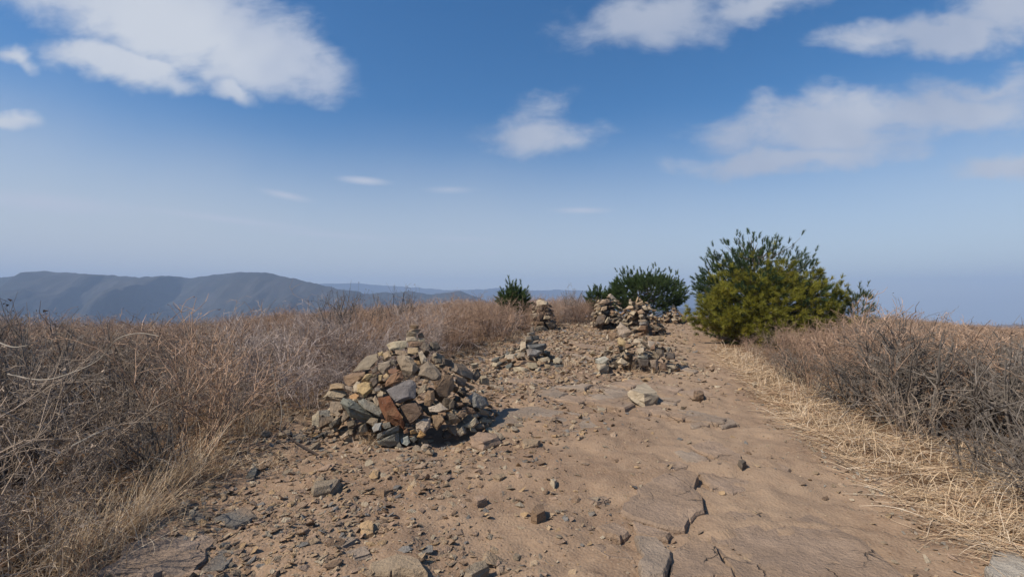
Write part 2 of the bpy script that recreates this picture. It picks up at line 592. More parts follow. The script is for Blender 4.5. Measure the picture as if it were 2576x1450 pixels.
M_STONE = mat_stone()
M_SLAB = mat_slab()
M_GROUND = mat_ground()
M_HILL = mat_hill()
M_NEEDLE = mat_attr('pine_needles', 0.5, 0.42, 0.3)
M_STRAW = mat_attr('dry_straw', 0.7, 0.2, 0.3)
M_BARK = mat_bark()
M_TWIG_BROWN = mat_twig('brown_twigs', (0.18, 0.138, 0.102), (0.275, 0.213, 0.158), (0.34, 0.27, 0.205))
M_TWIG_LILAC = mat_twig('grey_twigs', (0.27, 0.215, 0.185), (0.38, 0.305, 0.26), (0.46, 0.375, 0.32))
M_TWIG_RED = mat_twig('reddish_twigs', (0.25, 0.165, 0.112), (0.35, 0.235, 0.16), (0.42, 0.285, 0.195))
M_TWIG_DARK = mat_twig('dark_grey_twigs', (0.11, 0.096, 0.082), (0.17, 0.147, 0.124), (0.21, 0.175, 0.142))

GREYT = (0.24, 0.205, 0.158); TAN = (0.31, 0.24, 0.165); LIGHT = (0.37, 0.325, 0.25)
YEL = (0.42, 0.30, 0.155); ORG = (0.42, 0.25, 0.11); RUST = (0.15, 0.06, 0.03); RUS2 = (0.235, 0.13, 0.075)
BLUE = (0.15, 0.157, 0.147); DARK = (0.12, 0.102, 0.083); BRN = (0.205, 0.145, 0.098); DBRN = (0.115, 0.078, 0.057)
PINKY = (0.275, 0.205, 0.155)
for nm in ('GREYT', 'TAN', 'LIGHT', 'BLUE', 'DARK', 'PINKY', 'BRN'):
    globals()[nm] = tuple(np.array(globals()[nm]) * np.array([1.08, 1.0, 0.90]))
# ------------------------------------------------------------------ ground: one sheet to the horizon
def grow(start, step, rate, end):
    out = []
    x = start
    while x < end:
        x += step; step *= rate
        out.append(min(x, end))
    return out
xs_pos = list(np.arange(0, 5.0, 0.042)) + grow(5.0, 0.045, 1.085, 5000)
xs = np.array([-v for v in xs_pos[:0:-1]] + xs_pos)
ys_f = [1.2]
while ys_f[-1] < 40:
    ys_f.append(ys_f[-1] + max(0.028, 0.0085 * ys_f[-1]))
ys_f += grow(ys_f[-1], 0.4, 1.1, 5000)
ys_b = [1.2 - (v) for v in grow(0, 0.05, 1.16, 5000)][::-1]
ys = np.array(ys_b + ys_f)
X, Y = np.meshgrid(xs, ys)
Z = terr(X, Y)
nx, ny = len(xs), len(ys)
GV = np.stack([X.ravel(), Y.ravel(), Z.ravel()], -1)
ii = (np.arange(ny - 1)[:, None] * nx + np.arange(nx - 1)[None]).ravel()
GF = np.stack([ii, ii + 1, ii + nx + 1, ii + nx], -1)
ground = obj_from('ground', GV, GF, M_GROUND, smooth=True)
ground['kind'] = 'structure'
xf, yf = GV[:, 0], GV[:, 1]
edge_w = 0.35 * fbm(xf * 1.3, yf * 1.3, 3, 5)
dl = (left_x(yf) - xf) + edge_w
dr = (xf - right_x(yf)) + edge_w
litter = np.clip(np.maximum(sstep(dl, -0.25, 0.45), sstep(dr, -0.1, 0.8)), 0, 1)
scree = np.clip(1 - (xf - left_x(yf)) / 2.6, 0, 1) * 0.9
farm = sstep(np.hypot(xf, yf), 45, 90)
ca = ground.data.color_attributes.new('cover', 'FLOAT_COLOR', 'POINT')
cc = np.ones((len(GV), 4), np.float32)
cc[:, 0] = litter; cc[:, 1] = scree; cc[:, 2] = farm
ca.data.foreach_set('color', cc.ravel())
# the foot-worn line of the path, compacted and dusty
wf = (xf - left_x(yf)) / np.maximum(right_x(yf) - left_x(yf), .1)
worn = np.exp(-((wf - 0.80 - 0.05 * fbm(xf * 0, yf * .5, 2, 41)) / 0.15) ** 2) * (yf > -3) * (yf < 28)
worn = np.clip(worn + 0.5 * np.exp(-((wf - 0.5) / 0.12) ** 2) * sstep(4.2 - yf, -1, 1.5), 0, 1)
wa = ground.data.attributes.new('worn', 'FLOAT', 'POINT')
wa.data.foreach_set('value', worn.astype(np.float32))

# ------------------------------------------------------------------ distant mountains
def mountain(prof, dist, foot, depth, seed, name='mountain', rough=1.0):
    """prof: skyline bearings (px, py); built as a ridge with real slopes"""
    prof = np.array(prof, float)
    us = np.linspace(prof[0, 0], prof[-1, 0], 420)
    top = np.interp(us, prof[:, 0], prof[:, 1])
    k = np.hanning(9); k /= k.sum()
    top = np.convolve(np.pad(top, 4, 'edge'), k, 'valid')
    top = top + rough * 2.6 * fbm(us * 0.06, us * 0 + seed, 4, seed)
    s = np.concatenate([np.linspace(-1, 0, 44), np.linspace(0, 1, 16)[1:]])
    tanu = (us - 1287.5) / FPX
    elev = (755 - top) / FPX
    Yc = dist * (1 + 0.16 * fbm(us * 0.006, us * 0 + 3.3, 2, seed + 9))
    S, Ui = np.meshgrid(s, np.arange(len(us)), indexing='ij')
    yc = Yc[Ui]; zc = 1.6 + yc * elev[Ui]
    Yp = yc + S * depth
    Xp = yc * tanu[Ui] * (1 + 0.35 * S * depth / yc)
    fall = np.abs(S) ** 1.15
    zb = foot
    Zp = zc + (zb - zc) * fall
    spur = fbm(Xp / (dist * 0.085), Yp / (dist * 0.20), 5, seed + 3, 0.55)
    Zp = Zp + spur * (zc - zb) * 0.27 * np.sin(np.pi * np.clip(np.abs(S), 0, 1)) ** 0.8
    V = np.stack([Xp, Yp, Zp], -1).reshape(-1, 3)
    n = len(us)
    i = (np.arange(len(s) - 1)[:, None] * n + np.arange(n - 1)[None]).ravel()
    F = np.stack([i, i + 1, i + n + 1, i + n], -1)
    o = obj_from(name, V, F, M_HILL, smooth=True)
    o['kind'] = 'structure'
    return o

mountain([(-900, 715), (-500, 700), (-200, 690), (0, 698), (60, 693), (100, 683), (170, 686), (250, 690), (350, 697), (420, 693), (480, 699), (540, 689), (620, 683), (680, 687),
          (740, 701), (800, 714), (850, 727), (900, 733), (960, 752), (1000, 780), (1040, 820), (1100, 880)], 1750, -430, 850, 3)
mountain([(780, 800), (850, 760), (900, 742), (950, 735), (1000, 737), (1030, 729), (1080, 741), (1110, 737), (1160, 731), (1195, 746), (1240, 765), (1300, 790), (1360, 830)], 1800, -430, 700, 13)
mountain([(560, 780), (640, 738), (720, 722), (800, 713), (900, 712), (960, 717), (1040, 722), (1120, 729), (1200, 728), (1260, 724), (1330, 731), (1400, 728), (1480, 730), (1560, 738), (1700, 742), (1760, 738), (1850, 748), (2000, 765), (2200, 790)], 4600, -430, 500, 23, rough=0.7)
mountain([(1500, 800), (1700, 772), (1800, 778), (2000, 806), (2200, 818), (2300, 815), (2400, 822), (2600, 812), (2900, 806), (3300, 815), (3600, 840)], 2300, -430, 900, 33, rough=0.8)

# ------------------------------------------------------------------ haze
def haze():
    me = bpy.data.meshes.new('haze')
    lo, hi = (-5300, -5300, -500), (5300, 5300, 235)
    v = [(x, y, z) for x in (lo[0], hi[0]) for y in (lo[1], hi[1]) for z in (lo[2], hi[2])]
    f = [(0, 1, 3, 2), (4, 6, 7, 5), (0, 4, 5, 1), (2, 3, 7, 6), (0, 2, 6, 4), (1, 5, 7, 3)]
    me.from_pydata(v, [], f)
    me.update()
    m, t = material('haze_air')
    pv = t.node('ShaderNodeVolumePrincipled')
    pv.inputs['Color'].default_value = (0.51, 0.695, 1.0, 1)
    pv.inputs['Density'].default_value = HAZE_DENSITY
    o = t.node('ShaderNodeOutputMaterial')
    t.t.links.new(pv.outputs[0], o.inputs['Volume'])
    me.materials.append(m)
    ob = link_mesh('haze', me)
    ob['kind'] = 'stuff'
    ob['label'] = 'thin blue haze over the valley and distant mountains'
    ob['category'] = 'haze'
HAZE_DENSITY = 0.00030
haze()
# ------------------------------------------------------------------ bedrock slabs, part of the ground
def jag_outline(poly, seed, step=0.05, amp=0.03):
    """ground polygon (n,2) with broken edges"""
    r = np.random.default_rng(seed)
    out = []
    n = len(poly)
    for i in range(n):
        a, b = poly[i], poly[(i + 1) % n]
        L = np.linalg.norm(b - a)
        k = max(2, int(L / step))
        t = np.sort(np.concatenate([[0], r.uniform(0, 1, k - 1)]))
        nrm = np.array([b[1] - a[1], a[0] - b[0]]) / (L + 1e-9)
        w = np.cumsum(r.normal(size=k)) * amp * 0.5
        w = (w - np.linspace(0, w[-1], k)) + r.normal(size=k) * amp * 0.35
        w[0] = 0
        for tt, ww in zip(t, w):
            out.append(a + (b - a) * tt + nrm * np.clip(ww, -2.2 * amp, 2.2 * amp))
    return np.array(out)

def slab(poly_px, h, tint, seed, tilt=(0, 0), name='slab', parent=None, amp=0.025, bev=0.018, rough=0.010, depth=0.22):
    g = np.array([gp(*p)[:2] for p in poly_px])
    area = 0.5 * np.sum(g[:, 0] * np.roll(g[:, 1], -1) - g[:, 1] * np.roll(g[:, 0], -1))
    if area < 0:
        g = g[::-1]
    size = math.sqrt(abs(area))
    amp = min(amp, size * 0.05)
    o = jag_outline(g, seed, max(0.03, size * 0.10), amp)
    c = o.mean(0)
    n = len(o)
    gzs = terr0(o[:, 0], o[:, 1])
    cz = float(terr0(c[0], c[1]))
    rings = []
    def lvl(scale, dz, rgh):
        q = c + (o - c) * scale
        z = float(cz) + (terr0(q[:, 0], q[:, 1]) - cz) + dz + tilt[0] * (q[:, 0] - c[0]) + tilt[1] * (q[:, 1] - c[1])
        z = z + rgh * (1.6 * fbm(q[:, 0] * 3.5 + seed, q[:, 1] * 3.5, 3, seed) + 0.7 * fbm(q[:, 0] * 14, q[:, 1] * 14, 2, seed + 4))
        return np.column_stack([q, z])
    h = h * 0.68
    rings.append(lvl(1.03, -depth, 0))
    rings.append(lvl(1.0, h - bev, rough))
    rings.append(lvl(1 - bev * 1.2 / size, h, rough))
    for s in (0.88, 0.74, 0.6, 0.45, 0.3, 0.15):
        rings.append(lvl(s, h, rough * 1.6))
    V = np.concatenate(rings + [np.array([[c[0], c[1], rings[-1][:, 2].mean()]])])
    F = []
    for r_ in range(len(rings) - 1):
        for i in range(n):
            j = (i + 1) % n
            F.append((r_ * n + i, r_ * n + j, (r_ + 1) * n + j, (r_ + 1) * n + i))
    last = (len(rings) - 1) * n
    for i in range(n):
        F.append((last + i, last + (i + 1) % n, len(V) - 1))
    loc = np.array([c[0], c[1], cz])
    ob = obj_from(name, V - loc, F, M_SLAB, parent, tuple(loc), tint)
    return ob

SLAB_T = (0.30, 0.215, 0.15); SLAB_G = (0.285, 0.222, 0.165); SLAB_B = (0.165, 0.148, 0.125)
SL = [
    ([(1560, 1292), (1600, 1245), (1650, 1215), (1715, 1195), (1752, 1210), (1748, 1245), (1768, 1268), (1772, 1300), (1738, 1318), (1722, 1340), (1650, 1332), (1590, 1312)], 0.075, SLAB_T),
    ([(1588, 1316), (1650, 1336), (1690, 1350), (1680, 1368), (1600, 1352)], 0.05, SLAB_T),
    ([(1595, 1356), (1650, 1362), (1690, 1405), (1668, 1470), (1612, 1470), (1618, 1410)], 0.075, SLAB_G),
    ([(1688, 1398), (1745, 1372), (1800, 1384), (1850, 1470), (1690, 1470)], 0.06, SLAB_T),
    ([(1775, 1320), (1850, 1272), (1960, 1262), (2060, 1300), (2180, 1372), (2290, 1470), (1860, 1470), (1790, 1380)], 0.022, SLAB_T),
    ([(1762, 1192), (1790, 1182), (1880, 1212), (1920, 1238), (1845, 1252), (1790, 1240)], 0.04, SLAB_T),
    ([(1232, 1086), (1252, 1038), (1335, 1028), (1462, 1044), (1528, 1086), (1470, 1102), (1392, 1098), (1340, 1112), (1290, 1098)], 0.045, SLAB_G),
    ([(1290, 1112), (1320, 1092), (1390, 1090), (1372, 1116), (1330, 1126)], 0.05, SLAB_T),
    ([(235, 1470), (310, 1388), (420, 1342), (500, 1348), (545, 1372), (520, 1420), (480, 1470)], 0.07, (0.25, 0.19, 0.145)),
    ([(330, 1376), (395, 1312), (470, 1278), (525, 1296), (500, 1340), (420, 1336)], 0.04, SLAB_B),
    ([(1735, 1130), (1785, 1118), (1862, 1156), (1874, 1176), (1850, 1184), (1790, 1158)], 0.085, SLAB_T),
    ([(1690, 1146), (1724, 1140), (1792, 1172), (1768, 1180), (1718, 1168)], 0.07, SLAB_G),
    ([(1622, 1168), (1668, 1156), (1738, 1178), (1700, 1192), (1652, 1188)], 0.05, SLAB_T),
    ([(1925, 1178), (1960, 1168), (1990, 1184), (1976, 1196), (1940, 1192)], 0.04, SLAB_T),
    ([(1600, 1028), (1650, 1020), (1672, 1036), (1630, 1046)], 0.03, SLAB_T),
    ([(1672, 990), (1760, 978), (1800, 1000), (1700, 1008)], 0.025, SLAB_T),
    ([(1792, 1062), (1832, 1052), (1858, 1070), (1816, 1080)], 0.035, SLAB_G),
    ([(1730, 1068), (1782, 1064), (1786, 1076), (1742, 1078)], 0.035, SLAB_G),
    ([(930, 1470), (940, 1432), (1000, 1418), (1060, 1440), (1075, 1470)], 0.10, (0.33, 0.25, 0.165)),
    ([(860, 1400), (920, 1384), (935, 1410), (890, 1424)], 0.05, SLAB_G),
    ([(980, 1412), (1040, 1372), (1052, 1388), (1010, 1416)], 0.05, SLAB_G),
    ([(540, 1310), (620, 1282), (650, 1306), (590, 1334)], 0.04, SLAB_B),
    ([(500, 1450), (560, 1392), (596, 1400), (560, 1456)], 0.05, SLAB_B),
    ([(820, 1380), (870, 1352), (905, 1362), (850, 1396)], 0.05, SLAB_G),
    ([(1500, 1330), (1548, 1318), (1585, 1345), (1560, 1362), (1518, 1352)], 0.035, SLAB_T),
    ([(1470, 1262), (1520, 1250), (1535, 1262), (1500, 1272)], 0.03, SLAB_T),
    ([(1485, 1375), (1540, 1362), (1600, 1420), (1530, 1412)], 0.03, SLAB_T),
    ([(820, 1140), (880, 1112), (940, 1118), (900, 1146)], 0.035, SLAB_T),
    ([(2480, 1450), (2510, 1405), (2560, 1400), (2600, 1440), (2590, 1480), (2500, 1480)], 0.10, (0.36, 0.32, 0.26)),
]
for k, (pl, h, tn) in enumerate(SL):
    rr = np.random.default_rng(400 + k)
    slab(pl, h, np.array(tn) * rr.uniform(0.93, 1.08), 100 + k, tilt=(rr.uniform(-.03, .05), rr.uniform(-.04, .02)), parent=ground)
# low ledges of the same rock up the far path
r = np.random.default_rng(91)
for k in range(46):
    px = r.uniform(1250, 1790); py = r.uniform(835, 1060) if px > 1640 else r.uniform(855, 1010)
    if 1480 < px < 1710 and 830 < py < 945: continue
    if px < 1445 and py < 950: continue
    L = r.uniform(25, 70) * (py - 740) / 250 + 12
    hh = L * r.uniform(0.10, 0.2)
    if px + L > np.interp(py, [806, 840, 885, 945, 1085], [1742, 1760, 1785, 1840, 1990]): continue
    s = r.uniform(0.05, 0.2)
    pl = [(px - L, py - hh - s * L), (px - L * .2, py - hh * 1.4), (px + L, py + s * L), (px + L * .7, py + hh + s * L), (px - L * .4, py + hh * .5)]
    slab(pl, r.uniform(0.012, 0.04), np.array(SLAB_T if r.random() < .6 else SLAB_G) * r.uniform(.9, 1.15), 700 + k, tilt=(r.uniform(-.03, .05), r.uniform(-.05, 0)), parent=ground)

# ------------------------------------------------------------------ single rocks lying on the path
def loose_rock(px, poly, h, tint, label, seed, name='rock', cat='rock', lean=0.0):
    r = np.random.default_rng(seed)
    top = np.array([gp(x, y, h)[:2] for x, y in poly])
    c = top.mean(0)
    z0 = gz(c[0], c[1])
    pts = []
    for q in top:
        d = q - c
        pts.append((*(d * r.uniform(0.75, 1.0)), h * r.uniform(0.85, 1.1) + lean * d[0]))
        pts.append((*(d * r.uniform(1.0, 1.12)), h * r.uniform(0.3, 0.6)))
        pts.append((*(d * r.uniform(0.8, 1.02)), -0.04))
    V, F = chip_faces(*hull(np.array(pts)), seed + 300, .045)
    o = obj_from(name, V, F, M_STONE, None, (c[0], c[1], z0 - 0.005), tint)
    tag(o, label, cat)
    return o

loose_rock(0, [(1580, 985), (1600, 966), (1622, 958), (1640, 968), (1655, 985), (1620, 992)], 0.17, LIGHT, 'pale wedge shaped rock alone in the middle of the path beyond the slabs', 1)
loose_rock(0, [(785, 1216), (795, 1206), (850, 1198), (857, 1206), (830, 1222), (790, 1228)], 0.09, GREYT, 'flat grey rock with a dark broken front edge in the scree at lower left', 2)
loose_rock(0, [(942, 1230), (955, 1222), (985, 1220), (990, 1226), (965, 1236)], 0.05, BRN, 'small flat brown rock on bare dirt below the biggest cairn', 3)
loose_rock(0, [(1180, 1100), (1200, 1086), (1250, 1092), (1258, 1104), (1215, 1120), (1190, 1112)], 0.085, PINKY, 'broad pinkish flat rock at the right front foot of the biggest cairn', 4)
loose_rock(0, [(1312, 1112), (1320, 1104), (1358, 1108), (1352, 1118), (1318, 1124)], 0.05, TAN, 'thin tan flat rock beside the low bedrock slab right of the biggest cairn', 5)
loose_rock(0, [(1165, 1425), (1195, 1408), (1225, 1402), (1230, 1412), (1185, 1436)], 0.09, GREYT, 'long grey rock with dark underside at the bottom edge of the path', 6)
loose_rock(0, [(1383, 1212), (1392, 1205), (1400, 1210), (1394, 1220)], 0.05, LIGHT, 'small pale rock alone on smooth dirt left of the cracked slab', 7)
loose_rock(0, [(1335, 1282), (1352, 1262), (1366, 1262), (1372, 1280), (1350, 1290)], 0.09, BRN, 'upright brown rock in gravel left of the cracked slab', 8)
loose_rock(0, [(1500, 910), (1515, 902), (1532, 906), (1530, 916), (1508, 920)], 0.15, LIGHT, 'pale blocky rock in front of the rock pile with the pointed top stone', 9)
loose_rock(0, [(1745, 982), (1760, 980), (1770, 984), (1768, 990), (1750, 992)], 0.12, BRN, 'small brown block on the path beyond the pale wedge rock', 10)
loose_rock(0, [(618, 1182), (640, 1160), (650, 1164), (640, 1188)], 0.05, BLUE, 'blue grey flat rock at the edge of the left thicket', 11)
loose_rock(0, [(1855, 1168), (1868, 1164), (1880, 1172), (1866, 1178)], 0.06, DARK, 'dark rock at the right end of the stepped ledge', 12)
loose_rock(0, [(1190, 1252), (1215, 1246), (1226, 1256), (1200, 1264)], 0.06, PINKY, 'flat pinkish rock in gravel between the biggest cairn and the bottom edge', 13)
loose_rock(0, [(1890, 962), (1902, 958), (1908, 964), (1896, 968)], 0.05, LIGHT, 'pale rock at the grassy right edge of the path near the pine', 14)

# ------------------------------------------------------------------ cairns
def prof_r(prof, z):
    return np.interp(z, [p[0] for p in prof], [p[1] for p in prof], right=0.0)

class Cairn:
    def __init__(self, label, axis, prof, seed):
        self.c = np.array([axis[0], axis[1], gz(axis[0], axis[1])])
        self.prof = prof
        self.r = np.random.default_rng(seed)
        self.root = thing('cairn', label, 'cairn', tuple(self.c))
    def hit(self, px, py):
        d = cam_ray(px, py)
        t0 = (self.c[1] - 2.2) / d[1]
        ts = np.linspace(t0, t0 + 3.6 / d[1], 500)
        p = CAM + ts[:, None] * d
        q = p - self.c
        rr = np.hypot(q[:, 0], q[:, 1])
        inside = (rr < prof_r(self.prof, q[:, 2])) & (q[:, 2] > -0.3)
        g = p[:, 2] < terr0(p[:, 0], p[:, 1])
        bad = inside | g
        if bad.any():
            return p[np.argmax(bad)]
        m = rr - prof_r(self.prof, q[:, 2])
        m[q[:, 2] > self.prof[-1][0] + 0.3] += 1
        return p[np.argmin(m)]
    def traced(self, poly, tint, thick=0.55, flat=0.5, push=0.0):
        r = self.r
        P = np.array(poly, float)
        cxy = P.mean(0)
        cen = self.hit(*cxy)
        v = cen - CAM; dist = np.linalg.norm(v); v /= dist
        ring = []
        for p in P:
            d = cam_ray(*p); d /= np.linalg.norm(d)
            h = self.hit(*p)
            td = np.linalg.norm(h - CAM)
            tc_ = np.dot(cen - CAM, v) / np.dot(d, v)
            td = np.clip(td, tc_ - 0.25, tc_ + 0.25)
            t = (1 - flat) * td + flat * tc_ - push
            ring.append(CAM + d * t)
        ring = np.array(ring)
        c = ring.mean(0)
        size = math.sqrt(max(1e-6, np.prod(np.ptp(P, axis=0)))) * dist / FPX
        T = thick * size
        tl = r.uniform(-0.35, 0.35, 2)
        ex = np.array([1, 0, 0.0]); ez = np.array([0, 0, 1.0])
        def tiltd(q):
            dd = q - c
            return tl[0] * (dd @ ex) + tl[1] * (dd @ ez)
        pts = []
        fs = r.uniform(0.55, 0.82)
        off = r.uniform(-0.12, 0.12, 2) * size
        for q in ring:
            d = q - c
            pts.append(q + v * (tiltd(q)))
            f = c + d * fs * r.uniform(0.85, 1.08) + ex * off[0] + ez * off[1]
            pts.append(f - v * (T * r.uniform(0.22, 0.42)) + v * tiltd(q))
            pts.append(c + d * r.uniform(0.75, 0.95) + v * T * r.uniform(0.8, 1.2))
        pts = np.array(pts)
        V, F = hull(pts - c)
        if size * FPX / dist > 22:
            V, F = chip_faces(V, F, r.integers(1 << 30))
        tn = np.array(tint) * r.uniform(0.9, 1.1) * np.array([1, r.uniform(.97, 1.03), r.uniform(.94, 1.06)])
        obj_from('stone', V, F, M_STONE, self.root, tuple(c - self.c), tn)
    def fill(self, n, smin, smax, tints, frac=0.9, zmax=None, flat=0.42, sector=None, outer=0.0):
        r = self.r
        H = zmax or self.prof[-1][0]
        zz = np.linspace(0, H, 60)
        wgt = prof_r(self.prof, zz) + 0.03
        for _ in range(n):
            z = r.choice(zz, p=wgt / wgt.sum())
            R = float(prof_r(self.prof, z))
            a = r.uniform(0, 2 * math.pi)
            if sector:
                a = r.uniform(*sector)
            L = r.uniform(0, 1) ** 1.7 * (smax - smin) + smin
            L *= 1.15 - 0.4 * z / H
            sz = np.array([L, L * r.uniform(.6, .9), L * r.uniform(flat * .6, flat * 1.5)])
            V, F = stone_shape(sz, r.integers(1 << 30), int(r.integers(10, 16)))
            slope = r.uniform(0.1, 0.7)
            M = rot_xyz(r.uniform(-.3, .3), slope, a) @ rot_xyz(0, 0, r.uniform(0, 6.3))
            V = V @ M.T
            rr = R * frac * r.uniform(0.9, 1.06) + outer * r.uniform(0, 1) - 0.2 * L
            p = np.array([rr * math.cos(a), rr * math.sin(a), z])
            if outer:
                p[2] = float(terr(np.array([self.c[0] + p[0]]), np.array([self.c[1] + p[1]]))[0]) - self.c[2] + sz[2] * 0.25
            if not outer:
                lz = float(terr(np.array([self.c[0] + p[0]]), np.array([self.c[1] + p[1]]))[0]) - self.c[2]
                p[2] += min(lz, 0.05) * max(0.0, 1 - z / (0.6 * H))
            tn = np.array(tints[r.integers(len(tints))]) * r.uniform(.8, 1.15)
            obj_from('stone', V, F, M_STONE, self.root, tuple(p), tn)
    def put(self, p, size, rot, tint):
        V, F = stone_shape(size, self.r.integers(1 << 30), 14)
        V = V @ rot_xyz(*rot).T
        obj_from('stone', V, F, M_STONE, self.root, tuple(p), tint)

def conv(x0, y0, s):
    return lambda pts: [((x0 + a / s) * 0.64375, (y0 + b / s) * 0.64375) for a, b in pts]

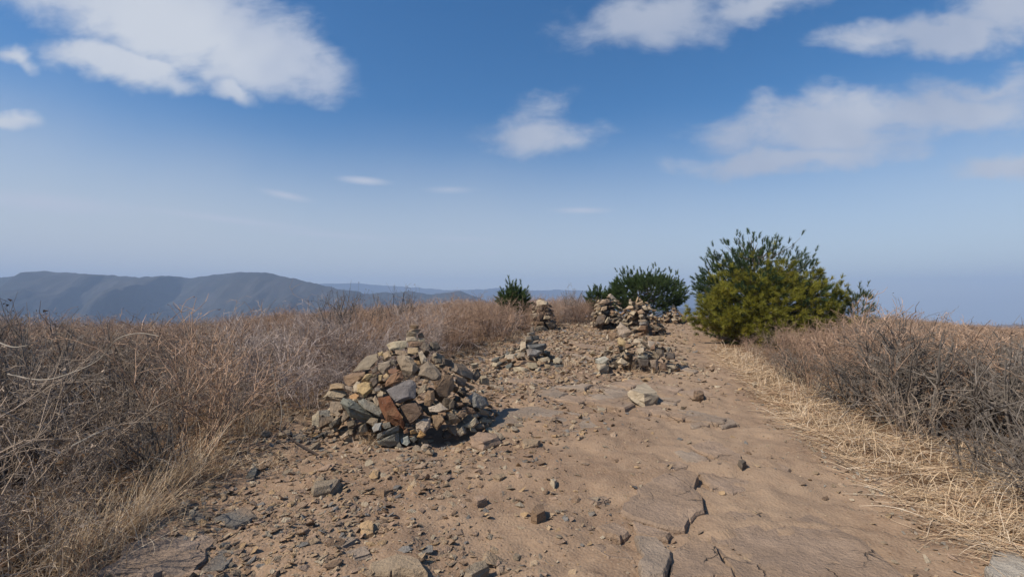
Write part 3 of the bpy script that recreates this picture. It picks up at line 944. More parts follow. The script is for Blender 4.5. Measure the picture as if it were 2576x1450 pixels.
# -- the big cairn in the foreground
cA = conv(1150, 1200, 2008 / 900)
ax = cam_ray(1035, 900); ax = ax / ax[1] * 6.25
A = Cairn('largest cairn, wide heap of grey, rust and yellow stones with a small peak stack', (ax[0], 6.25),
          [(-0.3, 1.14), (0.0, 1.08), (0.25, 0.98), (0.5, 0.80), (0.72, 0.62), (0.9, 0.42), (1.0, 0.26), (1.03, 0.14), (1.22, 0.11)], 50)
TR_A = [
    ([(1000,160),(1030,140),(1085,158),(1080,185),(1010,185)], BRN), ([(985,205),(1040,185),(1105,195),(1080,225),(1000,215)], TAN),
    ([(975,225),(1010,208),(1070,222),(1060,250),(980,258)], LIGHT), ([(1075,235),(1115,218),(1135,262),(1080,265)], BRN),
    ([(972,262),(1060,245),(1072,295),(975,300)], LIGHT), ([(1070,268),(1140,265),(1135,300),(1075,300)], GREYT),
    ([(985,300),(1060,295),(1140,305),(1130,338),(1000,345)], BRN), ([(798,325),(870,295),(980,290),(985,340),(925,375),(830,375)], LIGHT),
    ([(1130,300),(1180,320),(1175,400),(1130,395),(1095,350)], DARK), ([(1180,300),(1250,305),(1275,360),(1240,385),(1185,370)], DARK),
    ([(985,350),(1080,350),(1090,400),(1060,415),(985,400)], TAN), ([(880,370),(960,375),(985,410),(930,418),(880,400)], TAN),
    ([(725,395),(770,385),(780,420),(735,425)], YEL), ([(770,400),(825,375),(850,435),(790,465)], TAN),
    ([(560,490),(640,420),(720,398),(735,450),(650,540),(505,560)], GREYT), ([(1076,390),(1110,375),(1155,450),(1150,490),(1110,495)], LIGHT),
    ([(895,420),(960,415),(1060,480),(1085,530),(1055,570),(1010,600),(930,545),(905,490)], GREYT), ([(945,425),(1000,420),(1060,470),(1010,490),(950,470)], LIGHT),
    ([(1040,460),(1090,465),(1105,500),(1065,510)], ORG), ([(1090,520),(1160,465),(1220,500),(1290,590),(1270,640),(1200,640),(1080,590)], GREYT),
    ([(1195,640),(1290,580),(1280,660),(1230,700)], BRN), ([(1240,700),(1310,580),(1385,590),(1400,680),(1350,770),(1270,760)], BRN),
    ([(1215,440),(1280,450),(1290,490),(1230,490)], DARK), ([(1290,430),(1370,460),(1385,510),(1300,510)], DARK),
    ([(1380,480),(1480,500),(1560,570),(1555,630),(1450,600),(1360,545)], GREYT), ([(1550,580),(1600,530),(1630,590),(1580,650),(1550,620)], DARK),
    ([(1400,590),(1510,630),(1480,690),(1400,660)], DARK), ([(730,485),(840,460),(860,510),(770,580),(730,540)], GREYT),
    ([(835,465),(880,480),(900,520),(850,500)], DARK), ([(430,600),(500,570),(615,560),(620,610),(520,680),(470,685),(435,650)], BRN),
    ([(580,640),(625,580),(670,575),(685,600),(640,655)], YEL), ([(670,550),(720,510),(735,550),(690,575)], DARK),
    ([(815,545),(850,530),(920,545),(860,580),(820,570)], RUS2), ([(800,640),(850,585),(935,550),(950,620),(880,690),(790,690)], RUS2),
    ([(765,600),(805,570),(825,595),(790,625)], YEL), ([(735,590),(770,585),(765,640),(735,650)], YEL),
    ([(660,620),(725,600),(735,660),(690,700)], DARK), ([(545,670),(620,645),(680,660),(685,720),(610,785),(550,745)], YEL),
    ([(510,690),(545,640),(570,650),(545,740),(515,735)], LIGHT), ([(480,770),(530,745),(565,770),(540,800),(480,795)], ORG),
    ([(310,670),(370,658),(435,665),(435,710),(370,735),(300,720)], TAN), ([(240,790),(305,715),(450,735),(480,770),(430,810),(260,810)], LIGHT),
    ([(440,680),(500,690),(505,735),(445,710)], GREYT), ([(800,720),(960,640),(1000,628),(1060,660),(1055,790),(920,835),(860,830),(830,760)], (0.16, 0.145, 0.13)),
    ([(1065,740),(1110,680),(1155,665),(1150,710),(1085,765)], GREYT), ([(1130,800),(1160,720),(1215,720),(1225,800),(1180,860),(1130,850)], BRN),
    ([(700,700),(750,697),(745,730),(700,730)], BLUE), ([(720,760),(750,725),(780,740),(770,780),(725,780)], LIGHT),
    ([(400,835),(425,785),(480,795),(600,870),(640,940),(740,960),(740,1000),(600,990),(490,960),(470,900)], BLUE),
    ([(550,810),(600,790),(740,850),(775,900),(770,960),(720,950),(620,890)], (0.2, 0.185, 0.16)), ([(630,790),(680,775),(690,800),(650,820)], LIGHT),
    ([(680,800),(705,765),(745,840),(720,860)], LIGHT), ([(725,790),(830,765),(850,840),(900,900),(960,1010),(955,1060),(900,1030),(800,990),(770,890)], RUST),
    ([(910,850),(1060,830),(1110,870),(1120,930),(1010,1035),(970,1020)], DBRN), ([(205,810),(250,800),(285,840),(220,890)], TAN),
    ([(310,820),(410,825),(420,900),(370,970),(310,920)], GREYT), ([(215,895),(320,890),(330,950),(250,985),(215,960)], BLUE),
    ([(160,940),(215,900),(215,1070),(150,1075)], LIGHT), ([(215,960),(310,950),(340,1000),(215,1075)], DARK),
    ([(405,990),(430,895),(490,940),(450,990),(420,1010)], GREYT), ([(450,1000),(520,975),(540,1030),(470,1060)], DARK),
    ([(295,1020),(400,960),(390,1010),(320,1050)], BLUE), ([(1165,870),(1270,830),(1345,890),(1250,915),(1180,910)], LIGHT),
    ([(1195,940),(1290,925),(1315,990),(1245,1070),(1200,1030)], BRN), ([(1320,930),(1370,920),(1450,990),(1400,1020),(1340,990)], GREYT),
    ([(1050,1010),(1120,965),(1185,965),(1185,1040),(1130,1095),(1060,1060)], LIGHT), ([(1290,1090),(1330,1010),(1345,1040)], DARK),
    ([(1400,930),(1450,895),(1500,920),(1480,960),(1420,960)], BRN), ([(1490,860),(1560,880),(1590,920),(1500,930)], BRN),
    ([(1345,850),(1380,790),(1400,830),(1390,890),(1350,890)], DARK), ([(1400,830),(1470,830),(1480,855),(1410,870)], BRN),
    ([(1450,790),(1530,800),(1540,830),(1470,830)], TAN), ([(1510,780),(1570,735),(1660,790),(1700,850),(1640,890),(1560,870)], (0.2, 0.19, 0.17)),
    ([(1680,780),(1800,820),(1790,830),(1700,820)], DARK), ([(1470,1030),(1580,955),(1605,1000),(1560,1050),(1490,1050)], LIGHT),
    ([(1410,1090),(1470,1030),(1495,1100),(1440,1130)], LIGHT), ([(1660,1060),(1700,1035),(1760,1090),(1740,1115),(1690,1095)], LIGHT),
    ([(1705,1190),(1750,1170),(1785,1225),(1705,1235)], GREYT), ([(675,1050),(700,1010),(760,1000),(755,1070),(690,1090)], (0.25, 0.25, 0.225)),
    ([(765,1010),(830,995),(845,1035),(780,1055)], BLUE), ([(720,1105),(910,1030),(915,1085),(720,1150)], (0.2, 0.195, 0.175)),
    ([(720,1160),(910,1092),(920,1190),(830,1215),(730,1190)], (0.205, 0.195, 0.17)), ([(925,1140),(990,1115),(1010,1180),(980,1205),(930,1180)], (0.24, 0.245, 0.225)),
    ([(1000,1140),(1045,1120),(1075,1150),(1040,1180)], BLUE), ([(885,1190),(910,1165),(940,1220),(900,1235)], BLUE),
    ([(950,1075),(985,1050),(1000,1085),(955,1100)], RUS2), ([(1065,1130),(1100,1065),(1145,1110),(1110,1140)], ORG),
    ([(1070,1250),(1130,1185),(1170,1190),(1130,1270)], LIGHT), ([(1165,1260),(1215,1235),(1220,1270),(1190,1285)], BLUE),
    ([(560,1050),(620,1005),(640,1080),(570,1110)], GREYT), ([(1005,1075),(1045,1060),(1060,1095),(1015,1105)], ORG),
    ([(100,1190),(170,1150),(225,1160),(200,1220),(120,1225)], BLUE), ([(140,1110),(190,1085),(215,1110),(165,1145)], ORG),
    ([(0,1110),(70,1085),(95,1150),(20,1200)], GREYT), ([(270,1080),(330,1065),(350,1120),(280,1140)], GREYT), ([(395,1130),(455,1080),(470,1110),(410,1150)], LIGHT),
    ([(1600,880),(1680,900),(1700,940),(1620,930)], GREYT), ([(1540,940),(1590,925),(1610,955),(1560,965)], LIGHT), ([(1620,975),(1725,980),(1720,1010),(1630,1010)], GREYT),
    ([(1590,1020),(1650,1015),(1665,1050),(1600,1060)], GREYT), ([(1530,1045),(1580,1060),(1590,1085),(1535,1085)], LIGHT),
    ([(1620,600),(1670,590),(1700,640),(1690,680),(1610,660)], LIGHT), ([(1535,490),(1600,480),(1605,520),(1550,540)], LIGHT),
]
MIXA = [GREYT, GREYT, DARK, BRN, TAN, BLUE, LIGHT, GREYT]
A.fill(60, 0.16, 0.34, [DARK, GREYT, BRN], frac=0.66, zmax=0.95)
A.fill(125, 0.07, 0.20, MIXA, frac=0.84, zmax=1.0)
A.fill(45, 0.07, 0.16, MIXA, frac=1.0, zmax=0.95, sector=(-1.2, 0.9))
A.fill(40, 0.05, 0.13, [GREYT, BLUE, LIGHT, TAN, BRN], frac=1.02, zmax=0.02, sector=(-2.9, 0.1), outer=0.28)
A.fill(70, 0.10, 0.22, [GREYT, BRN, DARK, GREYT, LIGHT, TAN], frac=0.98, zmax=0.30, sector=(-2.7, -0.2))
A.fill(36, 0.06, 0.17, [GREYT, LIGHT, TAN, BRN, GREYT], frac=1.0, zmax=0.02, sector=(-1.5, 0.2), outer=0.45)
A.fill(34, 0.06, 0.2, [GREYT, BLUE, TAN, TAN, BRN, GREYT], frac=1.0, zmax=0.02, sector=(2.9, 4.2), outer=0.85)
for pl, tn in TR_A:
    A.traced(cA(pl), tn, push=0.05)

# -- slim stack on a low mound
cB = conv(1850, 1050, 2576 / 900)
ax = cam_ray(1325, 900); yB = gp(1325, 930)[1] + 0.75; ax = ax / ax[1] * yB
B = Cairn('slim stack of flat grey stones on a low rubble mound in mid path', (ax[0], yB),
          [(-0.2, 1.0), (0.0, 0.90), (0.15, 0.68), (0.33, 0.36), (0.42, 0.2), (0.6, 0.2), (0.8, 0.12), (0.95, 0.06)], 51)
B.fill(110, 0.09, 0.26, [GREYT, LIGHT, LIGHT, TAN, BLUE], frac=0.95, zmax=0.34)
B.fill(14, 0.16, 0.26, [GREYT, BLUE], frac=0.5, zmax=0.6)
for pl, tn in [
    ([(635,702),(640,645),(665,640),(682,690),(680,705)], GREYT), ([(595,715),(680,700),(688,740),(600,745)], LIGHT), ([(575,760),(650,742),(662,800),(580,815)], LIGHT),
    ([(650,750),(725,740),(735,795),(660,800)], BLUE), ([(575,808),(735,793),(725,855),(600,852)], GREYT), ([(525,815),(580,808),(582,900),(518,925)], LIGHT),
    ([(572,838),(660,862),(810,832),(818,880),(780,912),(590,888)], (0.17, 0.165, 0.15)), ([(588,900),(640,893),(782,920),(700,982),(600,978)], (0.24, 0.23, 0.195)),
    ([(520,930),(580,935),(570,992),(525,985)], GREYT), ([(885,1010),(945,980),(1000,1020),(960,1055),(895,1050)], LIGHT), ([(900,1070),(1000,1070),(1010,1120),(910,1110)], BLUE),
    ([(740,1000),(830,980),(860,1010),(760,1045)], LIGHT), ([(610,1040),(700,1050),(720,1090),(650,1120),(605,1100)], GREYT), ([(350,960),(460,950),(450,1000),(380,1010)], LIGHT),
    ([(200,1090),(220,1040),(280,1050),(260,1100)], LIGHT), ([(290,1010),(375,985),(360,1030),(310,1040)], BRN), ([(440,1100),(520,1090),(620,1120),(560,1160),(450,1150)], LIGHT),
    ([(690,1120),(760,1090),(730,1160),(680,1150)], LIGHT), ([(790,1060),(860,1070),(860,1110),(800,1110)], TAN), ([(350,1080),(430,1050),(420,1100),(370,1115)], BLUE)]:
    B.traced(cB(pl), tn, thick=0.7, push=0.10)

# -- tower-like pile by the small pine
yC = gp(1362, 832)[1] + 0.45
ax = cam_ray(1362, 800); ax = ax / ax[1] * yC
Cc = Cairn('tower shaped cairn topped by a pale block, beside the brush near the smallest pine', (ax[0], yC),
           [(-0.2, 0.62), (0.0, 0.60), (0.45, 0.58), (0.8, 0.48), (1.0, 0.36), (1.12, 0.22), (1.3, 0.14)], 52)
Cc.fill(20, 0.4, 0.6, [DARK, GREYT], frac=0.45, zmax=1.0)
Cc.fill(26, 0.3, 0.5, [DARK, GREYT], frac=0.7, zmax=1.0)
Cc.fill(95, 0.12, 0.34, [GREYT, TAN, LIGHT, DARK, BRN], frac=0.95, zmax=1.12)
for pl, tn in [([(700,355),(740,340),(830,372),(838,385),(825,415),(705,415)], LIGHT), ([(655,640),(780,628),(855,690),(790,735),(660,705)], GREYT),
               ([(800,600),(900,560),(930,640),(850,680)], DARK), ([(620,500),(730,490),(740,530),(640,570)], LIGHT), ([(720,335),(745,325),(780,345),(760,360)], BRN),
               ([(790,520),(860,530),(850,560),(780,560)], LIGHT), ([(680,430),(760,425),(770,460),(690,470)], GREYT), ([(660,580),(780,590),(790,625),(670,620)], BRN)]:
    Cc.traced(cB(pl), tn, thick=0.8, push=0.1)

# -- the pair at the head of the path
cE = conv(2250, 1140, 2576 / 500)
yD = gp(1530, 830)[1] + 0.4
ax = cam_ray(1528, 790); ax = ax / ax[1] * yD
Dn = Cairn('left cairn of the pair at the path head, dark boulder at its lower left', (ax[0], yD),
           [(-0.2, 0.72), (0.0, 0.70), (0.5, 0.68), (0.9, 0.58), (1.1, 0.48), (1.25, 0.30), (1.4, 0.12)], 53)
Dn.fill(22, 0.45, 0.65, [DARK, GREYT], frac=0.45, zmax=1.1)
Dn.fill(30, 0.3, 0.5, [DARK, GREYT], frac=0.72, zmax=1.1)
Dn.fill(120, 0.12, 0.36, [GREYT, TAN, LIGHT, LIGHT, BRN], frac=0.98, zmax=1.3)
for pl, tn in [([(400,560),(440,480),(560,455),(610,490),(580,600),(480,650),(390,640)], DARK), ([(700,480),(800,430),(820,460),(720,495)], LIGHT), ([(440,230),(520,170),(640,130),(680,190),(640,240),(460,260)], TAN),
               ([(640,60),(700,30),(740,90),(820,150),(690,120)], LIGHT), ([(450,410),(510,400),(520,450),(460,455)], LIGHT), ([(740,530),(870,500),(900,590),(800,620),(720,590)], DARK),
               ([(490,380),(520,300),(630,280),(620,350)], TAN), ([(560,620),(640,500),(700,540),(650,640)], LIGHT), ([(370,250),(440,230),(465,265),(400,270)], LIGHT)]:
    Dn.traced(cE(pl), tn, thick=0.8, push=0.1)
yE = gp(1606, 842)[1] + 0.5
ax = cam_ray(1606, 790); ax = ax / ax[1] * yE
E = Cairn('right cairn of the pair at the path head, thin stones upright on top', (ax[0], yE),
          [(-0.2, 0.98), (0.0, 0.92), (0.4, 0.82), (0.8, 0.66), (1.05, 0.46), (1.2, 0.30), (1.35, 0.15)], 54)
E.fill(24, 0.45, 0.7, [DARK, GREYT], frac=0.45, zmax=1.0)
E.fill(34, 0.3, 0.55, [DARK, GREYT], frac=0.72, zmax=1.0)
E.fill(130, 0.13, 0.38, [GREYT, TAN, LIGHT, LIGHT, BRN], frac=0.98, zmax=1.25)
E.fill(26, 0.14, 0.4, [DARK, BRN, GREYT], frac=1.1, zmax=0.3, sector=(-1.3, 0.4))
for pl, tn in [([(1195,200),(1240,90),(1256,100),(1220,210)], TAN), ([(1065,150),(1110,140),(1115,190),(1070,195)], LIGHT), ([(1060,195),(1130,190),(1130,245),(1065,245)], LIGHT),
               ([(1195,240),(1290,200),(1340,170),(1370,250),(1290,275)], TAN), ([(1260,125),(1300,120),(1330,180),(1270,185)], BRN), ([(1255,480),(1290,445),(1375,450),(1370,500),(1300,535)], LIGHT),
               ([(1270,640),(1290,600),(1470,610),(1455,675),(1290,675)], (0.27, 0.26, 0.215)), ([(1290,680),(1450,680),(1430,790),(1230,770)], BRN), ([(950,370),(1060,270),(1180,290),(1150,340)], TAN),
               ([(1060,420),(1150,380),(1210,400),(1150,480)], LIGHT), ([(1320,290),(1400,260),(1450,360),(1370,360)], LIGHT), ([(1230,390),(1330,340),(1390,420),(1260,450)], TAN),
               ([(1620,700),(1680,690),(1730,750),(1690,770)], LIGHT), ([(1480,470),(1540,430),(1580,490),(1500,500)], LIGHT), ([(1250,560),(1400,550),(1440,590),(1260,600)], GREYT)]:
    E.traced(cE(pl), tn, thick=0.8, push=0.1)
yF = 23.6
ax = cam_ray(1692, 790); ax = ax / ax[1] * yF
Fc = Cairn('farthest and lowest cairn, a heap of small tan stones on the skyline behind the pair', (ax[0], yF),
           [(-0.2, 1.0), (0.0, 0.9), (0.25, 0.66), (0.45, 0.40), (0.6, 0.22), (0.78, 0.1)], 55)
Fc.fill(18, 0.25, 0.4, [GREYT, BRN], frac=0.6, zmax=0.5)
Fc.fill(120, 0.12, 0.30, [TAN, LIGHT, TAN, GREYT, BRN], frac=1.0, zmax=0.75)
Fc.put((0, 0, 0.74), (0.22, 0.16, 0.3), (0.2, 0.3, 0.5), LIGHT)
Fc.fill(50, 0.12, 0.28, [TAN, LIGHT, GREYT, BRN], frac=1.0, zmax=0.02, sector=(-1.0, 0.6), outer=0.9)

# -- rubble heap on an outcrop, with the pointed stone
cG = conv(2300, 1250, 2522 / 400)
yG = gp(1600, 935)[1] + 0.75
ax = cam_ray(1598, 900); ax = ax / ax[1] * yG
G = Cairn('rock pile with one large pointed pale stone on top and straw below', (ax[0], yG),
          [(-0.2, 1.0), (0.0, 0.92), (0.2, 0.84), (0.42, 0.66), (0.6, 0.45), (0.75, 0.25), (0.95, 0.08)], 56)
G.fill(26, 0.25, 0.5, [DARK, BRN, GREYT], frac=0.6, zmax=0.6)
G.fill(85, 0.09, 0.26, [GREYT, LIGHT, TAN, BRN, LIGHT], frac=0.97, zmax=0.62)
G.fill(30, 0.07, 0.2, [GREYT, LIGHT, TAN], frac=1.03, zmax=0.02, outer=0.5)
for pl, tn in [
    ([(695,330),(700,180),(770,35),(840,110),(900,180),(1040,260),(1115,320),(990,390),(870,435),(740,390)], LIGHT), ([(470,330),(580,300),(690,300),(640,480),(540,520)], BRN),
    ([(420,400),(470,340),(500,480),(450,510)], LIGHT), ([(700,440),(760,420),(830,460),(920,520),(890,640),(760,640),(700,560)], YEL), ([(890,650),(920,560),(1050,590),(1070,620),(900,690)], BRN),
    ([(520,540),(610,540),(620,610),(560,640)], GREYT), ([(950,490),(1030,440),(1050,480),(990,550)], LIGHT), ([(1100,500),(1150,450),(1290,520),(1280,560),(1100,560)], LIGHT),
    ([(1190,640),(1310,580),(1325,620),(1240,690)], LIGHT), ([(1170,720),(1340,660),(1370,700),(1340,850),(1250,840)], LIGHT), ([(1175,870),(1440,870),(1460,950),(1350,985),(1280,940),(1200,930)], (0.3, 0.27, 0.21)),
    ([(1180,930),(1480,980),(1490,1150),(1250,1150)], DARK), ([(1460,500),(1630,530),(1620,600),(1520,690),(1450,620)], LIGHT), ([(1640,560),(1640,720),(1510,740),(1540,650)], BRN),
    ([(1480,390),(1740,380),(1860,470),(1840,530),(1650,510),(1500,460)], TAN), ([(1660,710),(1850,740),(1850,880),(1760,920),(1660,800)], GREYT), ([(1900,770),(2130,820),(2130,960),(1900,960)], DARK),
    ([(1890,680),(2000,650),(2010,760),(1950,790)], LIGHT), ([(2000,620),(2150,680),(2140,770),(2030,790)], GREYT), ([(150,960),(390,880),(510,950),(420,1110),(290,1090),(160,1050)], (0.34, 0.33, 0.27)),
    ([(20,830),(100,740),(170,850),(100,920)], LIGHT), ([(1490,980),(1700,960),(1720,1280),(1550,1200)], GREYT), ([(1700,1030),(1900,1060),(1950,1240),(1740,1220)], BRN), ([(1965,1190),(2020,1200),(2030,1300),(1960,1310)], LIGHT),
    ([(930,740),(1150,740),(1110,820),(1000,810)], PINKY), ([(2230,1070),(2260,990),(2410,1020),(2450,1080)], LIGHT), ([(2140,930),(2270,880),(2390,900),(2300,980)], GREYT)]:
    G.traced(cG(pl), tn, thick=0.7, push=0.08)

# ------------------------------------------------------------------ stones strewn on the ground
def scree_prob(x, y):
    """how stony the clear ground is"""
    l = left_x(y); rr = right_x(y)
    f = (x - l) / np.maximum(rr - l, 0.1)
    p = 0.03 + 0.97 * np.exp(-((f - 0.20) / 0.27) ** 2)
    p = p + 0.8 * sstep(y, 6.0, 8.5) * np.exp(-((f - 0.4) / 0.35) ** 2)
    p = p * (0.45 + 1.1 * sstep(fbm(x * 1.4, y * 1.4, 3, 8), -0.25, 0.3))
    p = np.where((f < -0.12) | (f > 1.03), 0, p)
    return np.clip(p, 0, 1)

def sample_ground(n, ymin, ymax, r):
    out = []
    tot = 0
    while tot < n:
        y = np.exp(r.uniform(math.log(ymin), math.log(ymax), n))
        x = r.uniform(-4, 10, n)
        k = r.uniform(0, 1, n) < scree_prob(x, y)
        k &= np.abs(x) < 1.15 * y + 0.3
        for c in (A, B, G, Cc, Dn, E):
            k &= np.hypot(x - c.c[0], y - c.c[1]) > c.prof[0][1] * 0.95
        out.append(np.stack([x[k], y[k]], -1)); tot += k.sum()
    return np.concatenate(out)[:n]

CHIP_T = [GREYT, TAN, LIGHT, BRN, PINKY, PINKY, (0.30, 0.215, 0.145), (0.37, 0.25, 0.135), TAN, (0.22, 0.16, 0.115), (0.36, 0.27, 0.175), (0.18, 0.165, 0.145)]
r = np.random.default_rng(61)
chips = [stone_shape((1, r.uniform(.55, .9), r.uniform(.16, .38)), 900 + k, int(r.integers(9, 13)), 0.6) for k in range(22)]
# the larger ones, one by one
meshes = []
for k in range(44):
    V, F = stone_shape((1, r.uniform(.55, .95), r.uniform(.16, .36)), 1500 + k, int(r.integers(11, 16)), 0.6)
    o = obj_from('stone', V, F, M_STONE, ground, (0, 0, 0), np.array(CHIP_T[k % len(CHIP_T)]) * r.uniform(.85, 1.15))
    meshes.append(o)
P = sample_ground(290, 2.2, 20, r)
for k, (x, y) in enumerate(P):
    s = (0.075 + 0.11 * r.uniform() ** 2.2) * (0.72 + 0.07 * y)
    if k < len(meshes):
        o = meshes[k]
    else:
        o = meshes[r.integers(len(meshes))].copy()
        COL.objects.link(o)
        o.parent = ground
    o.location = (x, y, gz(x, y) + s * 0.05)
    o.rotation_euler = (r.normal(0, .22), r.normal(0, .22), r.uniform(0, 6.28))
    o.scale = (s, s, s)

def strew(name, pts, sizes, tints, r, parent, sink=0.08, tilt=0.35):
    n = len(pts)
    z = terr(pts[:, 0], pts[:, 1])
    var = r.integers(0, len(chips), n)
    az = r.uniform(0, 6.283, n); tx = r.normal(0, tilt, n); ty = r.normal(0, tilt, n)
    VV, FF, TT = [], [], []
    off = 0
    for k, (V, F) in enumerate(chips):
        idx = np.where(var == k)[0]
        if not len(idx):
            continue
        ca_, sa_ = np.cos(az[idx]), np.sin(az[idx])
        W = V[None] * sizes[idx, None, None]
        Zt = W[..., 2] + tx[idx, None] * W[..., 0] + ty[idx, None] * W[..., 1]
        Xr = W[..., 0] * ca_[:, None] - W[..., 1] * sa_[:, None] + pts[idx, 0, None]
        Yr = W[..., 0] * sa_[:, None] + W[..., 1] * ca_[:, None] + pts[idx, 1, None]
        Zr = Zt + (z[idx] + sizes[idx] * sink)[:, None]
        VV.append(np.stack([Xr, Yr, Zr], -1).reshape(-1, 3))
        FF.append((F[None] + (np.arange(len(idx)) * len(V))[:, None, None] + off).reshape(-1, 3))
        TT.append(np.repeat(tints[idx], len(V), 0))
        off += len(idx) * len(V)
    o = obj_from(name, np.concatenate(VV), np.concatenate(FF), M_STONE, parent, (0, 0, 0), np.concatenate(TT))
    o['kind'] = 'stuff'
    return o

n = 30000
P = sample_ground(n, 1.9, 24, r)
sz = (0.013 + 0.062 * r.uniform(0, 1, n) ** 3.0) * (0.62 + 0.15 * np.clip(P[:, 1], 0, 12))
tn = np.array([CHIP_T[i] for i in r.integers(0, len(CHIP_T), n)]) * r.uniform(.8, 1.2, (n, 1))
strew('gravel', P, sz, tn, r, ground)
n = 15000
y = np.exp(r.uniform(math.log(1.8), math.log(8.5), n))
x = left_x(y) + (right_x(y) - left_x(y)) * r.uniform(-.02, 1.03, n)
P = np.stack([x, y], -1)[vnoise(x * 2.3, y * 2.3, 97) > r.uniform(-.5, .35, n)]
n = len(P)
sz = (0.007 + 0.016 * r.uniform(0, 1, n) ** 2) * (0.7 + 0.09 * P[:, 1])
tn = np.array([CHIP_T[i] for i in r.integers(0, len(CHIP_T), n)]) * r.uniform(.75, 1.15, (n, 1))
strew('grit', P, sz, tn, r, ground, sink=0.0)
# pale chips washed against the grass on the right
n = 1500
y = np.exp(r.uniform(math.log(2.2), math.log(9), n))
x = right_x(y) + r.normal(0.02, 0.16, n)
P = np.stack([x, y], -1)
sz = 0.014 + 0.045 * r.uniform(0, 1, n) ** 2.2
tn = np.array([[LIGHT, GREYT, TAN, (0.3, 0.27, 0.22)][i] for i in r.integers(0, 4, n)]) * r.uniform(.8, 1.15, (n, 1))
strew('gravel', P, sz, tn, r, ground)
# ------------------------------------------------------------------ leafless shrubs
def wander(p0, d, L, m, r, curl, up):
    """n curved polylines of m points"""
    n = len(p0)
    P = np.zeros((n, m, 3)); P[:, 0] = p0
    step = (L / (m - 1))[:, None]
    d = d / (np.linalg.norm(d, axis=1)[:, None] + 1e-9)
    for k in range(1, m):
        d = d + r.normal(0, curl, (n, 3)) + np.array([0, 0, up])
        d /= np.linalg.norm(d, axis=1)[:, None]
        P[:, k] = P[:, k - 1] + d * step
    return P

def branch_off(P, R, n, r, lo, hi, spread, lenf, m, curl, up, rf, rmin):
    N, M, _ = P.shape
    i = r.integers(0, N, n)
    s = r.uniform(lo, hi, n) * (M - 1)
    k = np.minimum(s.astype(int), M - 2); f = (s - k)[:, None]
    p0 = P[i, k] * (1 - f) + P[i, k + 1] * f
    t = P[i, k + 1] - P[i, k]; t /= np.linalg.norm(t, axis=1)[:, None] + 1e-9
    d = t + r.normal(0, spread, (n, 3))
    L = np.linalg.norm(P[i, -1] - P[i, 0], axis=1) * lenf * r.uniform(.5, 1.25, n) * (1.15 - 0.5 * s / (M - 1))
    Q = wander(p0, d, L, m, r, curl, up)
    r0 = np.maximum((R[i, k]) * rf, rmin)
    RR = r0[:, None] * np.linspace(1, 0.45, m)[None]
    return Q, RR

def shrub_mesh(name, seed, h, spread, counts, mat, curl=0.16, up=0.05, rad=0.006, rmin=0.0013, tipspread=0.55, leaves=0):
    r = np.random.default_rng(seed)
    n0, n1, n2, n3 = counts
    az = r.uniform(0, 6.283, n0)
    lean = np.abs(r.normal(0, spread, n0))
    d = np.stack([np.cos(az) * lean, np.sin(az) * lean, np.ones(n0)], -1)
    p0 = np.stack([np.cos(az) * r.uniform(0, .16, n0), np.sin(az) * r.uniform(0, .16, n0), np.full(n0, -0.04)], -1)
    L0 = h * r.uniform(.75, 1.08, n0)
    P0 = wander(p0, d, L0, 6, r, curl * .7, 0.0)
    R0 = (rad * r.uniform(.7, 1.2, n0))[:, None] * np.linspace(1, .35, 6)[None]
    P1, R1 = branch_off(P0, R0, n1, r, .22, .95, tipspread, .55, 4, curl, up, .62, rmin * 1.3)
    P2, R2 = branch_off(P1, R1, n2, r, .2, 1, tipspread, .62, 3, curl * 1.3, up, .65, rmin)
    P3, R3 = branch_off(P2, R2, n3, r, .15, 1, tipspread * 1.1, .7, 3, curl * 1.5, up, .7, rmin * .85)
    VV, FF, TT = [], [], []
    off = 0
    for (P, R, tip) in ((P0, R0, 0), (P1, R1, .25), (P2, R2, .6), (P3, R3, .95)):
        V, F = tubes(P, R)
        VV.append(V); FF.append(F + off); off += len(V)
        g = np.repeat(r.uniform(0, 1, len(P)), P.shape[1] * 3)
        TT.append(np.stack([np.full(len(V), tip), g, np.zeros(len(V))], -1))
    if leaves:
        q = r.permutation(len(P3))[:leaves]
        c = P3[q, -1]; a = r.normal(size=(len(q), 3)); a /= np.linalg.norm(a, axis=1)[:, None]
        b = np.cross(a, r.normal(size=(len(q), 3))); b /= np.linalg.norm(b, axis=1)[:, None]
        s_ = r.uniform(.006, .017, (len(q), 1))
        V = np.stack([c, c + a * s_ * 1.6 + b * s_ * .6, c + a * s_ * 1.6 - b * s_ * .6], 1).reshape(-1, 3)
        VV.append(V); FF.append(np.arange(len(V)).reshape(-1, 3) + off); off += len(V)
        g = np.repeat(r.uniform(0, .8, len(q)), 3)
        TT.append(np.stack([np.full(len(V), .3), g, np.zeros(len(V))], -1))
    V = np.concatenate(VV); F = np.concatenate(FF)
    me = bpy.data.meshes.new(name)
    me.vertices.add(len(V)); me.vertices.foreach_set('co', V.astype(np.float32).ravel())
    me.loops.add(F.size); me.loops.foreach_set('vertex_index', F.astype(np.int32).ravel())
    me.polygons.add(len(F)); me.polygons.foreach_set('loop_start', np.arange(0, F.size, 3, dtype=np.int32))
    me.update(calc_edges=True)
    set_tint(me, np.concatenate(TT))
    me.materials.append(mat)
    return me

